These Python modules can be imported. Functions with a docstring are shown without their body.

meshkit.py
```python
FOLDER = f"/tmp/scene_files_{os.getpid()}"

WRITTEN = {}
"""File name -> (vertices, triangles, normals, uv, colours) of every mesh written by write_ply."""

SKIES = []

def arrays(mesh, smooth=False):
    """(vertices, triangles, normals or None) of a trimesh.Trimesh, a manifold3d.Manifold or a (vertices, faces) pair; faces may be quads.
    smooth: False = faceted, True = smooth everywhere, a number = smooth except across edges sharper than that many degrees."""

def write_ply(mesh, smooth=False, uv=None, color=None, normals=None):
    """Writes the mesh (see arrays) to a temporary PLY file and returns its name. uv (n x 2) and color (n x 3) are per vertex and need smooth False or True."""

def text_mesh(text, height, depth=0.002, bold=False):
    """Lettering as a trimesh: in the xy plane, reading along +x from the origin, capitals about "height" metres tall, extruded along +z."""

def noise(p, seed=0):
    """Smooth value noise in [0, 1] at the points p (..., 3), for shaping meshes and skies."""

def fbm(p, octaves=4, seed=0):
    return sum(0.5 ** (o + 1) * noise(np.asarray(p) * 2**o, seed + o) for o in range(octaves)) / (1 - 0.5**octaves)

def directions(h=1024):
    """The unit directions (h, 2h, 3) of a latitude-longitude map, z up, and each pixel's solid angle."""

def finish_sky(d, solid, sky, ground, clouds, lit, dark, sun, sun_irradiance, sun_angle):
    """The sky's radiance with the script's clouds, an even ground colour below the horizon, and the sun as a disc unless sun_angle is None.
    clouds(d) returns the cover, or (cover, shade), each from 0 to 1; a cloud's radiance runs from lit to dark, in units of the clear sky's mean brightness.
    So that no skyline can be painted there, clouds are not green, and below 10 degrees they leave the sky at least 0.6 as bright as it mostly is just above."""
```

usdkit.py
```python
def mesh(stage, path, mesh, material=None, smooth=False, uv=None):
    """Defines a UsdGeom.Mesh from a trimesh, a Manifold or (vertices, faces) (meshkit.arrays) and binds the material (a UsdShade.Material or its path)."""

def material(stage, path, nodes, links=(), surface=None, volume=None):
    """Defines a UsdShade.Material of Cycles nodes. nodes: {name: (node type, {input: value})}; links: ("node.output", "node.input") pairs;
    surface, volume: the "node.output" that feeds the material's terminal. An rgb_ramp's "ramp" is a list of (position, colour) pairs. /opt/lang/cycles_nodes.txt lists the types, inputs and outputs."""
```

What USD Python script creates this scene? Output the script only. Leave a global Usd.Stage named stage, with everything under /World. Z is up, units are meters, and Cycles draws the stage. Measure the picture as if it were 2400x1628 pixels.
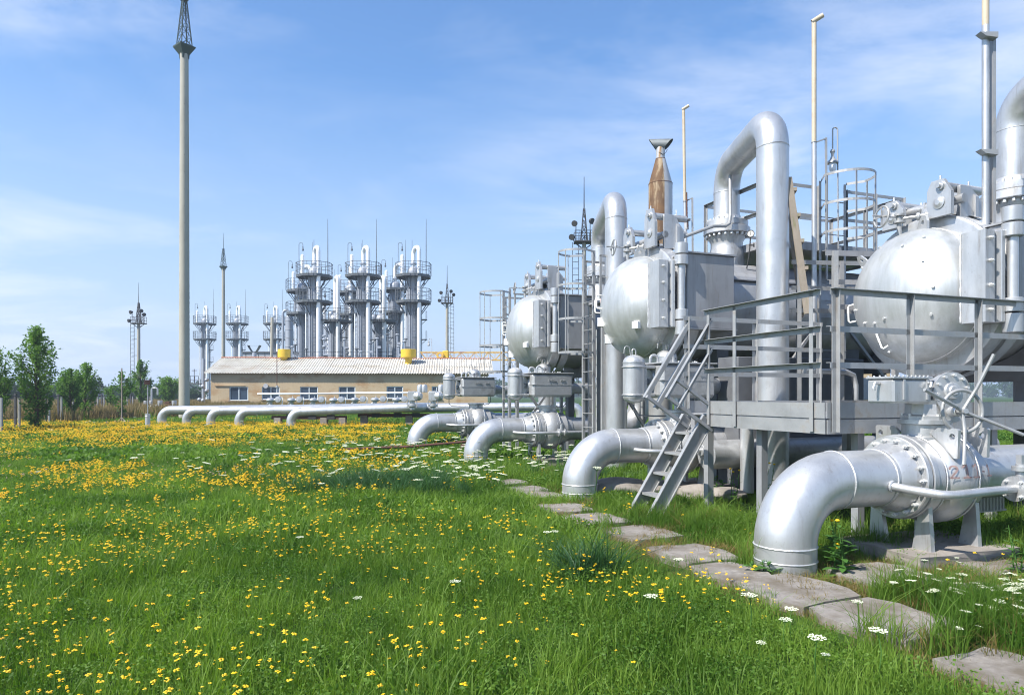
import math, random
import numpy as np, trimesh
import usdkit, meshkit
from pxr import Usd, UsdGeom, UsdLux, UsdShade, Gf, Sdf, Vt

stage = Usd.Stage.CreateInMemory()
UsdGeom.SetStageUpAxis(stage, UsdGeom.Tokens.z)
UsdGeom.SetStageMetersPerUnit(stage, 1.0)
UsdGeom.Xform.Define(stage, '/World')
UsdGeom.Scope.Define(stage, '/World/Looks')
PI = math.pi
EYE, FPX, CX, HY = 1.55, 1600.0, 1200.0, 925.0       # eye height; lens of the photograph in its own pixels

# ------------------------------------------------------------------ camera
cam = UsdGeom.Camera.Define(stage, '/World/camera')
cam.AddTranslateOp().Set(Gf.Vec3d(0, 0, EYE)); cam.AddRotateXOp().Set(90.0)
cam.CreateFocalLengthAttr(24.0); cam.CreateHorizontalApertureAttr(36.0); cam.CreateVerticalApertureAttr(24.4)
cam.CreateVerticalApertureOffsetAttr((HY - 814.0) / 2400 * 36)
cam.CreateClippingRangeAttr(Gf.Vec2f(0.05, 6000))
cam.CreateExposureAttr(0.88)

# ------------------------------------------------------------------ sky and sun
SUN_EL = math.radians(47.0)
SUN_AZ = math.atan2(-0.82, -0.572)
SUNDIR = np.array([math.sin(SUN_AZ) * math.cos(SUN_EL), math.cos(SUN_AZ) * math.cos(SUN_EL), math.sin(SUN_EL)])
sky_m = usdkit.material(stage, '/World/Looks/sky', {
    'sky': ('sky_texture', {'sky_type': 'single_scattering', 'sun_disc': False, 'sun_elevation': SUN_EL, 'sun_rotation': SUN_AZ,
                            'altitude': 100.0, 'air_density': 1.25, 'aerosol_density': 0.7, 'ozone_density': 1.6}),
    'tc': ('texture_coordinate', {}), 'sep': ('separate_xyz', {}),
    'zz': ('math', {'math_type': 'maximum', 'value2': 0.0}), 'zc': ('math', {'math_type': 'add', 'value2': 0.16}),
    'dx': ('math', {'math_type': 'divide'}), 'dy': ('math', {'math_type': 'divide'}), 'pl': ('combine_xyz', {}),
    'm1': ('mapping', {'rotation': (0, 0, 0.42), 'scale': (0.75, 1.05, 1.0), 'location': (2.1, 1.4, 0)}),
    'n1': ('noise_texture', {'scale': 1.5, 'detail': 10.0, 'roughness': 0.60, 'distortion': 0.5}),
    'm2': ('mapping', {'scale': (0.5, 0.8, 1.0), 'location': (3.3, 1.7, 0)}),
    'n2': ('noise_texture', {'scale': 0.8, 'detail': 4.0, 'roughness': 0.5}),
    'r1': ('rgb_ramp', {'ramp': [(0.0, (0, 0, 0)), (0.45, (0, 0, 0)), (0.74, (1, 1, 1)), (1, (1, 1, 1))]}),
    'r2': ('rgb_ramp', {'ramp': [(0.0, (0.10, 0.10, 0.10)), (0.40, (0.10, 0.10, 0.10)), (0.58, (1, 1, 1)), (1, (1, 1, 1))]}),
    'mul': ('math', {'math_type': 'multiply'}), 'amt': ('math', {'math_type': 'multiply', 'value2': 0.95}),
    'hz': ('map_range', {'from_min': 0.0, 'from_max': 0.40, 'to_min': 0.92, 'to_max': 0.0, 'clamp': True}),
    'mixh': ('mix', {'color2': (3.8, 4.45, 5.7)}),
    'tint': ('mix', {'mix_type': 'multiply', 'fac': 1.0, 'color2': (0.68, 0.98, 1.30)}),
    'mix': ('mix', {'color2': (6.3, 6.6, 7.3)}), 'bg': ('background_shader', {'strength': 0.09})},
    [('tc.generated', 'sep.vector'), ('sep.z', 'zz.value1'), ('zz.value', 'zc.value1'), ('sep.x', 'dx.value1'), ('zc.value', 'dx.value2'),
     ('sep.y', 'dy.value1'), ('zc.value', 'dy.value2'), ('dx.value', 'pl.x'), ('dy.value', 'pl.y'), ('pl.vector', 'm1.vector'), ('pl.vector', 'm2.vector'),
     ('m1.vector', 'n1.vector'), ('m2.vector', 'n2.vector'), ('n1.fac', 'r1.fac'), ('n2.fac', 'r2.fac'), ('r1.color', 'mul.value1'), ('r2.color', 'mul.value2'),
     ('mul.value', 'amt.value1'), ('sky.color', 'tint.color1'), ('sep.z', 'hz.value'), ('hz.result', 'mixh.fac'), ('tint.color', 'mixh.color1'), ('mixh.color', 'mix.color1'),
     ('amt.value', 'mix.fac'), ('mix.color', 'bg.color')], surface='bg.background')
dome = UsdLux.DomeLight.Define(stage, '/World/sky')
UsdShade.MaterialBindingAPI.Apply(dome.GetPrim()).Bind(sky_m)
dome.GetPrim().SetCustomDataByKey('kind', 'structure')
sun = UsdLux.DistantLight.Define(stage, '/World/sun')
sun.CreateNormalizeAttr(True); sun.CreateIntensityAttr(1.25); sun.CreateAngleAttr(0.5); sun.CreateColorAttr(Gf.Vec3f(1.0, 0.95, 0.87))
rot = Gf.Rotation(Gf.Vec3d(0, 0, 1), Gf.Vec3d(*SUNDIR))
sun.AddTransformOp().Set(Gf.Matrix4d().SetRotate(rot))

# ------------------------------------------------------------------ materials
def plain(name, col, rough=0.6, metal=0.0, var=0.12, scale=6.0, bump=0.0, bscale=60.0, stain=None, stain_scale=3.0, stain_at=(0.55, 0.7), stretch=(1, 1, 1), spec=0.5, world=False, drip=0.0, dent=0.0):
    """painted or mineral surface: two-tone noise, optional stains, fine relief"""
    c = np.array(col)
    nodes = {'tc': ('geometry', {}) if world else ('texture_coordinate', {}),
             'n': ('noise_texture', {'scale': scale, 'detail': 5.0, 'roughness': 0.6}),
             'r': ('rgb_ramp', {'ramp': [(0.25, tuple(c * (1 - var))), (0.75, tuple(np.minimum(c * (1 + var), 0.95)))]}),
             'p': ('principled_bsdf', {'roughness': rough, 'metallic': metal, 'specular_ior_level': spec}),
             'rr': ('map_range', {'from_min': 0.3, 'from_max': 0.7, 'to_min': rough * 0.85, 'to_max': min(1.0, rough * 1.15)})}
    src = 'tc.position' if world else 'tc.object'
    links = [(src, 'n.vector'), ('n.fac', 'r.fac'), ('n.fac', 'rr.value'), ('rr.result', 'p.roughness')]
    out = 'r.color'
    if stain is not None:
        nodes['mp'] = ('mapping', {'scale': stretch})
        nodes['sn'] = ('noise_texture', {'scale': stain_scale, 'detail': 7.0, 'roughness': 0.65})
        nodes['sr'] = ('rgb_ramp', {'ramp': [(0, (0, 0, 0)), (stain_at[0], (0, 0, 0)), (stain_at[1], (1, 1, 1)), (1, (1, 1, 1))]})
        nodes['sm'] = ('mix', {'color2': stain})
        links += [(src, 'mp.vector'), ('mp.vector', 'sn.vector'), ('sn.fac', 'sr.fac'), ('sr.color', 'sm.fac'), (out, 'sm.color1')]
        out = 'sm.color'
    if drip:
        nodes.update({'dm': ('mapping', {'scale': (5.0, 5.0, 0.55)}), 'dn': ('noise_texture', {'scale': 2.4, 'detail': 8.0, 'roughness': 0.7}), 'dr': ('rgb_ramp', {'ramp': [(0, (0, 0, 0)), (0.57, (0, 0, 0)), (0.74, (drip,) * 3), (1, (drip,) * 3)]}), 'dx': ('mix', {'color2': (0.20, 0.145, 0.095)}),
                      'gn': ('noise_texture', {'scale': 26.0, 'detail': 6.0, 'roughness': 0.7}), 'gr': ('rgb_ramp', {'ramp': [(0, (0, 0, 0)), (0.60, (0, 0, 0)), (0.70, (drip * 0.8,) * 3), (1, (drip * 0.8,) * 3)]}), 'gx': ('mix', {'color2': (0.22, 0.19, 0.16)})})
        links += [(src, 'dm.vector'), ('dm.vector', 'dn.vector'), ('dn.fac', 'dr.fac'), ('dr.color', 'dx.fac'), (out, 'dx.color1'), (src, 'gn.vector'), ('gn.fac', 'gr.fac'), ('gr.color', 'gx.fac'), ('dx.color', 'gx.color1')]; out = 'gx.color'
    links.append((out, 'p.base_color'))
    if dent:
        nodes.update({'wn': ('noise_texture', {'scale': 5.0, 'detail': 2.0}), 'wb': ('bump', {'strength': dent, 'distance': 0.03})}); links += [(src, 'wn.vector'), ('wn.fac', 'wb.height'), ('wb.normal', 'b.normal')]
    if bump:
        nodes['bn'] = ('noise_texture', {'scale': bscale, 'detail': 3.0})
        nodes['b'] = ('bump', {'strength': bump, 'distance': 0.004})
        links += [(src, 'bn.vector'), ('bn.fac', 'b.height'), ('b.normal', 'p.normal')]
    return usdkit.material(stage, '/World/Looks/' + name, nodes, links, surface='p.BSDF')

def leafy(name, lo, hi, trans=0.35, rough=0.55, yellow=None):
    """leaf or blade: colour varies from copy to copy and from blade to blade, some light passes through"""
    nodes = {'o': ('object_info', {}), 'g': ('geometry', {}), 'a': ('math', {'math_type': 'multiply_add', 'value2': 0.22}), 'b': ('math', {'math_type': 'multiply_add', 'value2': 0.42}), 'wn': ('noise_texture', {'scale': 0.8, 'detail': 3.0}), 'wr': ('map_range', {'from_min': 0.32, 'from_max': 0.68, 'to_min': 0.0, 'to_max': 0.36, 'clamp': True}),
             'r': ('rgb_ramp', {'ramp': [(0.1, lo), (0.85, hi), (0.95, hi if yellow is None else yellow), (1.0, hi if yellow is None else yellow)]}),
             'd': ('principled_bsdf', {'roughness': rough, 'specular_ior_level': 0.3}), 't': ('translucent_bsdf', {}),
             'tm': ('mix', {'mix_type': 'multiply', 'fac': 1.0, 'color2': (1.35, 1.5, 0.6)}), 'm': ('mix_closure', {'fac': trans})}
    links = [('g.position', 'wn.vector'), ('wn.fac', 'wr.value'), ('wr.result', 'a.value3'), ('o.random', 'a.value1'), ('g.random_per_island', 'b.value1'), ('a.value', 'b.value3'), ('b.value', 'r.fac'), ('r.color', 'd.base_color'), ('r.color', 'tm.color1'),
             ('tm.color', 't.color'), ('d.BSDF', 'm.closure1'), ('t.BSDF', 'm.closure2')]
    return usdkit.material(stage, '/World/Looks/' + name, nodes, links, surface='m.closure')

M = {}
M['silver'] = plain('silver_paint', (0.50, 0.505, 0.51), 0.43, 0.66, 0.07, 2.2, 0.10, 90, stain=(0.38, 0.38, 0.375), stain_scale=2.2, stain_at=(0.45, 0.75), stretch=(3, 3, 0.5), world=True, drip=0.55, dent=0.10)
M['silver_smooth'] = plain('silver_paint_smooth', (0.53, 0.535, 0.54), 0.41, 0.70, 0.05, 2.0, 0.06, 70, stain=(0.41, 0.41, 0.41), stain_scale=1.8, stain_at=(0.45, 0.75), stretch=(2.5, 2.5, 0.6), world=True, drip=0.42, dent=0.15)
M['silver_head'] = plain('silver_paint_head', (0.50, 0.51, 0.51), 0.45, 0.60, 0.06, 3, 0.06, 60, stain=(0.38, 0.39, 0.37), stain_scale=2.2, stain_at=(0.42, 0.75), stretch=(3, 3, 0.35), world=True, drip=0.30, dent=0.06)
M['silver_cast'] = plain('silver_cast_iron', (0.42, 0.425, 0.43), 0.48, 0.5, 0.12, 4, 0.6, 34, stain=(0.24, 0.24, 0.235), stain_scale=4, stain_at=(0.48, 0.72), world=True, drip=0.40, dent=0.15)
M['weld'] = plain('weld_bead', (0.56, 0.56, 0.56), 0.36, 0.5, 0.1, 30, 0.8, 120, world=True)
M['bolt'] = plain('bolt_steel', (0.58, 0.58, 0.57), 0.42, 0.5, 0.25, 20, 0.2, 120, world=True)
M['plate'] = plain('plate_grey', (0.32, 0.325, 0.34), 0.50, 0.35, 0.10, 3, 0.08, 50, stain=(0.24, 0.238, 0.235), stain_scale=2, stain_at=(0.5, 0.75), stretch=(3, 3, 0.4), world=True, drip=0.35, dent=0.06)
M['rail'] = plain('rail_steel', (0.325, 0.33, 0.333), 0.50, 0.40, 0.14, 5, 0.2, 80, stain=(0.29, 0.255, 0.21), stain_scale=5, stain_at=(0.56, 0.74), world=True, drip=0.5)
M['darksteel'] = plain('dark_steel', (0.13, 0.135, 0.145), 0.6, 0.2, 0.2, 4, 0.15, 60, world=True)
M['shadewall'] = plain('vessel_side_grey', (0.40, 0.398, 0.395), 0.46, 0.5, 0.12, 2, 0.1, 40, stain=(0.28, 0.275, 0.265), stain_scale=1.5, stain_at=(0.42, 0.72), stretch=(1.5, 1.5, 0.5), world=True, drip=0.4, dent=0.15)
M['black'] = plain('black_iron', (0.035, 0.035, 0.035), 0.6, 0.1, 0.2, 8)
M['mast_green'] = plain('mast_green', (0.035, 0.055, 0.045), 0.55, 0.1, 0.25, 8)
M['rust'] = plain('rust', (0.10, 0.045, 0.03), 0.85, 0.0, 0.35, 8, 0.5, 40, world=True)
M['cream'] = plain('cream_pipe', (0.46, 0.385, 0.28), 0.55, 0.0, 0.10, 3, 0.1, 60, stain=(0.36, 0.27, 0.17), stain_scale=4, stain_at=(0.5, 0.75), world=True)
M['stack'] = plain('rusty_stack', (0.42, 0.42, 0.42), 0.5, 0.35, 0.1, 5, 0.25, 60, stain=(0.24, 0.14, 0.06), stain_scale=1.6, stain_at=(0.58, 0.68), stretch=(3, 3, 0.55), world=True)
M['stack_rust'] = plain('rusty_stack_side', (0.125, 0.07, 0.035), 0.75, 0.1, 0.35, 5, 0.3, 60, stain=(0.30, 0.225, 0.14), stain_scale=2.6, stain_at=(0.50, 0.62), stretch=(3, 3, 0.6), world=True)
M['cap'] = plain('stack_cap', (0.15, 0.165, 0.17), 0.6, 0.3, 0.2, 6, 0.3, 60, world=True)
M['wood'] = plain('weathered_wood', (0.25, 0.21, 0.165), 0.8, 0.0, 0.22, 3, 0.5, 40, stain=(0.17, 0.16, 0.08), stain_scale=3, stain_at=(0.55, 0.7), stretch=(8, 8, 0.8), world=True)
M['concrete'] = plain('concrete', (0.25, 0.225, 0.20), 0.9, 0.0, 0.16, 4, 0.5, 70, stain=(0.15, 0.135, 0.115), stain_scale=3, stain_at=(0.5, 0.72), world=True, spec=0.2)
M['slab'] = plain('paving_slab', (0.225, 0.205, 0.185), 0.92, 0.0, 0.26, 22, 0.8, 45, stain=(0.13, 0.11, 0.085), stain_scale=2.6, stain_at=(0.44, 0.66), world=True, spec=0.2)
M['pole'] = plain('pole_concrete', (0.34, 0.325, 0.275), 0.85, 0.0, 0.06, 1.5, 0.2, 20, stain=(0.27, 0.255, 0.215), stain_scale=0.8, stain_at=(0.45, 0.7), stretch=(1, 1, 0.4), spec=0.25)
M['ochre'] = plain('ochre_plaster', (0.43, 0.335, 0.215), 0.92, 0.0, 0.09, 0.6, 0.2, 12, stain=(0.36, 0.23, 0.12), stain_scale=0.55, stain_at=(0.50, 0.64), stretch=(1, 1, 1.6), world=True, spec=0.2, drip=0.30)
M['ochre_dark'] = plain('plinth_plaster', (0.40, 0.29, 0.19), 0.92, 0.0, 0.12, 1.2, 0.2, 12, world=True, spec=0.2)
M['roof'] = plain('asbestos_roof', (0.47, 0.45, 0.40), 0.85, 0.0, 0.12, 1.2, 0.2, 20, stain=(0.36, 0.31, 0.245), stain_scale=0.8, stain_at=(0.45, 0.7), world=True, spec=0.2)
M['ridge'] = plain('ridge_rust', (0.34, 0.12, 0.055), 0.85, 0.0, 0.3, 2, 0.2, 30, world=True)
M['frame_white'] = plain('window_frame', (0.52, 0.58, 0.62), 0.6, 0.0, 0.1, 3)
M['pane'] = plain('window_pane', (0.035, 0.055, 0.085), 0.12, 0.0, 0.3, 0.8, world=True)
M['yellow'] = plain('yellow_paint', (0.58, 0.38, 0.02), 0.55, 0.0, 0.08, 2, 0.1, 30, world=True)
M['yellow_rust'] = plain('yellow_worn', (0.55, 0.34, 0.06), 0.7, 0.0, 0.2, 2, 0.1, 30, stain=(0.28, 0.12, 0.06), stain_scale=1, stain_at=(0.5, 0.62), world=True)
M['tower'] = plain('tower_silver', (0.30, 0.325, 0.37), 0.5, 0.3, 0.14, 0.5, 0.0)
M['tower_pipe'] = plain('tower_pipe_white', (0.78, 0.79, 0.80), 0.45, 0.25, 0.04, 0.5, 0.0)
M['tower_dark'] = plain('tower_steel', (0.10, 0.11, 0.125), 0.6, 0.2, 0.15, 2)
M['deck_green'] = plain('tower_deck', (0.13, 0.15, 0.15), 0.6, 0.2, 0.12, 1)
M['shed_grey'] = plain('grey_sheet_wall', (0.34, 0.35, 0.37), 0.7, 0.1, 0.08, 0.3)
M['fence_post'] = plain('fence_post_grey', (0.24, 0.24, 0.235), 0.8, 0.0, 0.12, 3, spec=0.2)
M['fence_dark'] = plain('fence_post_dark', (0.055, 0.055, 0.06), 0.7, 0.0, 0.12, 3)
M['bark'] = plain('bark', (0.075, 0.055, 0.04), 0.95, 0.0, 0.3, 12, spec=0.1)
M['glass_white'] = plain('lamp_glass', (0.72, 0.75, 0.78), 0.25, 0.0, 0.04, 5)
M['red_mark'] = plain('faded_red_paint', (0.50, 0.36, 0.34), 0.6, 0.2, 0.15, 30)
M['white'] = plain('white_paint', (0.74, 0.73, 0.69), 0.6, 0.0, 0.05, 5)
M['red_label'] = plain('faded_label', (0.62, 0.46, 0.44), 0.6, 0.1, 0.1, 20)
M['dial'] = plain('gauge_dial', (0.62, 0.60, 0.55), 0.4, 0.0, 0.05, 5)
M['soil'] = usdkit.material(stage, '/World/Looks/soil_grass', {
    'g': ('geometry', {}), 'n': ('noise_texture', {'scale': 0.5, 'detail': 6.0}), 'n2': ('noise_texture', {'scale': 9.0, 'detail': 6.0}), 'm': ('mix_float', {'fac': 0.5}),
    'r': ('rgb_ramp', {'ramp': [(0.3, (0.020, 0.045, 0.010)), (0.55, (0.035, 0.068, 0.016)), (0.72, (0.075, 0.075, 0.028))]}), 'p': ('principled_bsdf', {'roughness': 0.95, 'specular_ior_level': 0.1})},
    [('g.position', 'n.vector'), ('g.position', 'n2.vector'), ('n.fac', 'm.a'), ('n2.fac', 'm.b'), ('m.result', 'r.fac'), ('r.color', 'p.base_color')], surface='p.BSDF')
M['grass'] = leafy('grass_blade', (0.056, 0.126, 0.012), (0.290, 0.415, 0.070), 0.45, yellow=(0.40, 0.36, 0.13))
M['grass_dark'] = leafy('grass_blade_dark', (0.030, 0.085, 0.028), (0.065, 0.150, 0.045), 0.30)
M['dry'] = leafy('dry_grass', (0.13, 0.10, 0.03), (0.30, 0.22, 0.08), 0.25)
M['clover'] = leafy('clover_leaf', (0.040, 0.105, 0.010), (0.200, 0.325, 0.042), 0.42)
M['leaf'] = leafy('poplar_leaf', (0.070, 0.150, 0.030), (0.210, 0.340, 0.085), 0.5)
M['leaf_far'] = leafy('far_leaf', (0.030, 0.070, 0.024), (0.080, 0.145, 0.050), 0.25)
M['weed'] = leafy('weed_leaf', (0.045, 0.125, 0.022), (0.12, 0.25, 0.055), 0.3)
M['reed'] = leafy('tan_reed', (0.17, 0.125, 0.055), (0.30, 0.225, 0.10), 0.2)
M['petal'] = leafy('yellow_petal', (0.74, 0.44, 0.008), (0.90, 0.72, 0.03), 0.25)
M['petal_white'] = leafy('white_umbel', (0.66, 0.68, 0.52), (0.82, 0.82, 0.70), 0.2)
M['petal_pink'] = leafy('pale_pink_clover', (0.45, 0.30, 0.26), (0.58, 0.42, 0.38), 0.2)
M['redbush'] = leafy('red_bush_leaf', (0.10, 0.025, 0.02), (0.18, 0.06, 0.04), 0.2)

# ------------------------------------------------------------------ mesh helpers
def unit(v):
    v = np.asarray(v, float); return v / max(np.linalg.norm(v), 1e-12)

def frame_of(d, up=(0, 0, 1)):
    d = unit(d); u = np.asarray(up, float)
    if abs(d @ unit(u)) > 0.98: u = np.array([0, 1.0, 0]) if abs(d[1]) < 0.9 else np.array([1.0, 0, 0])
    s = unit(np.cross(u, d)); return d, s, np.cross(d, s)

class MB:
    def __init__(self): self.v, self.f, self.n = [], [], 0
    def add(self, v, f):
        v = np.asarray(v, float); f = np.asarray(f, int)
        if f.ndim == 2 and f.shape[1] == 4: f = np.vstack([f[:, [0, 1, 2]], f[:, [0, 2, 3]]])
        self.v.append(v); self.f.append(f + self.n); self.n += len(v); return self
    def tm(self, m): return self.add(m.vertices, m.faces)
    def box(self, c, s, rz=0.0, ch=0.0):
        x, y, z = np.array(s) / 2.0
        v = np.array([[a, b, c2] for a in (-x, x) for b in (-y, y) for c2 in (-z, z)])
        f = [[0, 1, 3, 2], [4, 6, 7, 5], [0, 4, 5, 1], [2, 3, 7, 6], [0, 2, 6, 4], [1, 5, 7, 3]]
        if ch > 0:
            ch = min(ch, min(x, y, z) * 0.9); pts = []
            for a in (-1, 1):
                for b in (-1, 1):
                    for c2 in (-1, 1):
                        pts += [[a * x, b * (y - ch), c2 * (z - ch)], [a * (x - ch), b * y, c2 * (z - ch)], [a * (x - ch), b * (y - ch), c2 * z]]
            h = trimesh.convex.convex_hull(np.array(pts)); v, f = np.array(h.vertices), np.array(h.faces)
        if rz:
            c_, s_ = math.cos(rz), math.sin(rz); v = v @ np.array([[c_, s_, 0], [-s_, c_, 0], [0, 0, 1]])
        return self.add(v + np.array(c), f)
    def bar(self, p, q, w, h, up=(0, 0, 1)):
        p, q = np.asarray(p, float), np.asarray(q, float); d, s, u = frame_of(q - p, up)
        v = [e + s * a * w / 2 + u * b * h / 2 for e in (p, q) for a, b in ((-1, -1), (1, -1), (1, 1), (-1, 1))]
        return self.add(v, [[0, 1, 2, 3], [7, 6, 5, 4], [0, 4, 5, 1], [1, 5, 6, 2], [2, 6, 7, 3], [3, 7, 4, 0]])
    def angle(self, p, q, w, t=0.006, up=(0, 0, 1), side=1):
        """L-profile: one leg flat (towards side), one hanging down"""
        p, q = np.asarray(p, float), np.asarray(q, float); d, s, u = frame_of(q - p, up)
        self.bar(p + s * side * w / 2, q + s * side * w / 2, w, t, up)
        return self.bar(p - u * (w / 2 + t / 2), q - u * (w / 2 + t / 2), t, w, up)
    def tube(self, pts, r, n=14, cap=True, closed=False):
        P = np.asarray(pts, float); R = np.full(len(P), r, float) if np.ndim(r) == 0 else np.asarray(r, float)
        T = np.zeros_like(P)
        if closed: T = np.roll(P, -1, 0) - np.roll(P, 1, 0)
        else:
            T[1:-1] = P[2:] - P[:-2]; T[0] = P[1] - P[0]; T[-1] = P[-1] - P[-2]
        T /= np.maximum(np.linalg.norm(T, axis=1, keepdims=True), 1e-12)
        _, s, u = frame_of(T[0]); V = []
        a = np.arange(n) * 2 * PI / n
        for i in range(len(P)):
            s = unit(s - T[i] * (s @ T[i])); u = np.cross(T[i], s)
            V.append(P[i] + R[i] * (np.cos(a)[:, None] * s + np.sin(a)[:, None] * u))
        V = np.vstack(V); F = []; m = len(P)
        for i in range(m if closed else m - 1):
            j = (i + 1) % m
            for k in range(n):
                l = (k + 1) % n; F.append([i * n + k, i * n + l, j * n + l, j * n + k])
        F = np.array(F); F = np.vstack([F[:, [0, 1, 2]], F[:, [0, 2, 3]]])
        if cap and not closed:
            c0, c1 = len(V), len(V) + 1; V = np.vstack([V, P[:1], P[-1:]])
            F = np.vstack([F] + [[[c0, (k + 1) % n, k]] for k in range(n)] + [[[c1, (m - 1) * n + k, (m - 1) * n + (k + 1) % n]] for k in range(n)])
        return self.add(V, F)
    def cyl(self, p, q, r, n=16, r2=None): return self.tube([p, q], r if r2 is None else [r, r2], n)
    def lathe(self, prof, c=(0, 0, 0), axis=(0, 0, 1), n=32):
        """prof: (radius, along) pairs, turned round axis through c"""
        d, s, u = frame_of(axis); c = np.asarray(c, float); a = np.arange(n) * 2 * PI / n; V = []
        for r, h in prof: V.append(c + d * h + max(r, 1e-4) * (np.cos(a)[:, None] * s + np.sin(a)[:, None] * u))
        V = np.vstack(V); F = []
        for i in range(len(prof) - 1):
            for k in range(n):
                l = (k + 1) % n; F.append([i * n + k, i * n + l, (i + 1) * n + l, (i + 1) * n + k])
        return self.add(V, F)
    def ring(self, c, axis, R, r, n=36, m=6):
        d, s, u = frame_of(axis); a = np.arange(n) * 2 * PI / n
        return self.tube(np.asarray(c, float) + R * (np.cos(a)[:, None] * s + np.sin(a)[:, None] * u), r, m, closed=True)
    def ball(self, c, r, sub=1, sc=(1, 1, 1)):
        m = trimesh.creation.icosphere(sub, r); return self.add(np.array(m.vertices) * np.array(sc) + np.array(c), m.faces)
    def plate(self, poly, o, ux, uy, t):
        """polygon (2D) extruded by t about the plane through o spanned by ux, uy"""
        from shapely.geometry import Polygon
        m = trimesh.creation.extrude_polygon(poly if hasattr(poly, 'exterior') else Polygon(poly), t, engine='earcut')
        ux, uy = unit(ux), unit(uy); w = np.cross(ux, uy); v = np.array(m.vertices)
        return self.add(np.asarray(o, float) + v[:, :1] * ux + v[:, 1:2] * uy + (v[:, 2:3] - t / 2) * w, m.faces)
    def mesh(self): return np.vstack(self.v), np.vstack(self.f)
    def build(self, name, mat, parent=None, smooth=35, label=None):
        base = (str(parent.GetPath()) if parent is not None else '/World')
        path = base + '/' + numbered(base, name)
        m = usdkit.mesh(stage, path, self.mesh(), M[mat] if isinstance(mat, str) else mat, smooth=smooth)
        if label: m.GetPrim().SetCustomDataByKey('label', label)
        return m.GetPrim()

used = {}
def numbered(base, name):
    k = used.get((base, name), 0); used[(base, name)] = k + 1
    return name if k == 0 else '%s_%03d' % (name, k)

def tag(p, label=None, cat=None, group=None, kind=None):
    for k, v in (('label', label), ('category', cat), ('group', group), ('kind', kind)):
        if v: p.SetCustomDataByKey(k, v)
    return p

def thing(name, label, cat, loc=(0, 0, 0), rz=0.0, group=None, kind=None, scale=None):
    x = UsdGeom.Xform.Define(stage, '/World/' + numbered('/World', name))
    x.AddTranslateOp().Set(Gf.Vec3d(*map(float, loc))); x.AddRotateZOp(UsdGeom.XformOp.PrecisionFloat).Set(math.degrees(rz))
    if scale is not None: x.AddScaleOp().Set(Gf.Vec3f(*(scale if np.ndim(scale) else (scale,) * 3)))
    return tag(x.GetPrim(), label, cat, group, kind)

def dup(src, loc, rz=0.0, label=None, group=None, scale=None):
    cd = src.GetCustomData(); base = src.GetName()
    x = UsdGeom.Xform.Define(stage, '/World/' + numbered('/World', base))
    p = x.GetPrim(); p.GetReferences().AddInternalReference(src.GetPath()); p.SetInstanceable(True)
    p.CreateAttribute('xformOp:translate', Sdf.ValueTypeNames.Double3).Set(Gf.Vec3d(*map(float, loc)))
    p.CreateAttribute('xformOp:rotateZ', Sdf.ValueTypeNames.Float).Set(math.degrees(rz)); order = ['xformOp:translate', 'xformOp:rotateZ']
    if scale is not None:
        p.CreateAttribute('xformOp:scale', Sdf.ValueTypeNames.Float3).Set(Gf.Vec3f(*(scale if np.ndim(scale) else (scale,) * 3))); order.append('xformOp:scale')
    p.CreateAttribute('xformOpOrder', Sdf.ValueTypeNames.TokenArray, False, Sdf.VariabilityUniform).Set(Vt.TokenArray(order))
    return tag(p, label or cd.get('label'), cd.get('category'), group or cd.get('group'))

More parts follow.
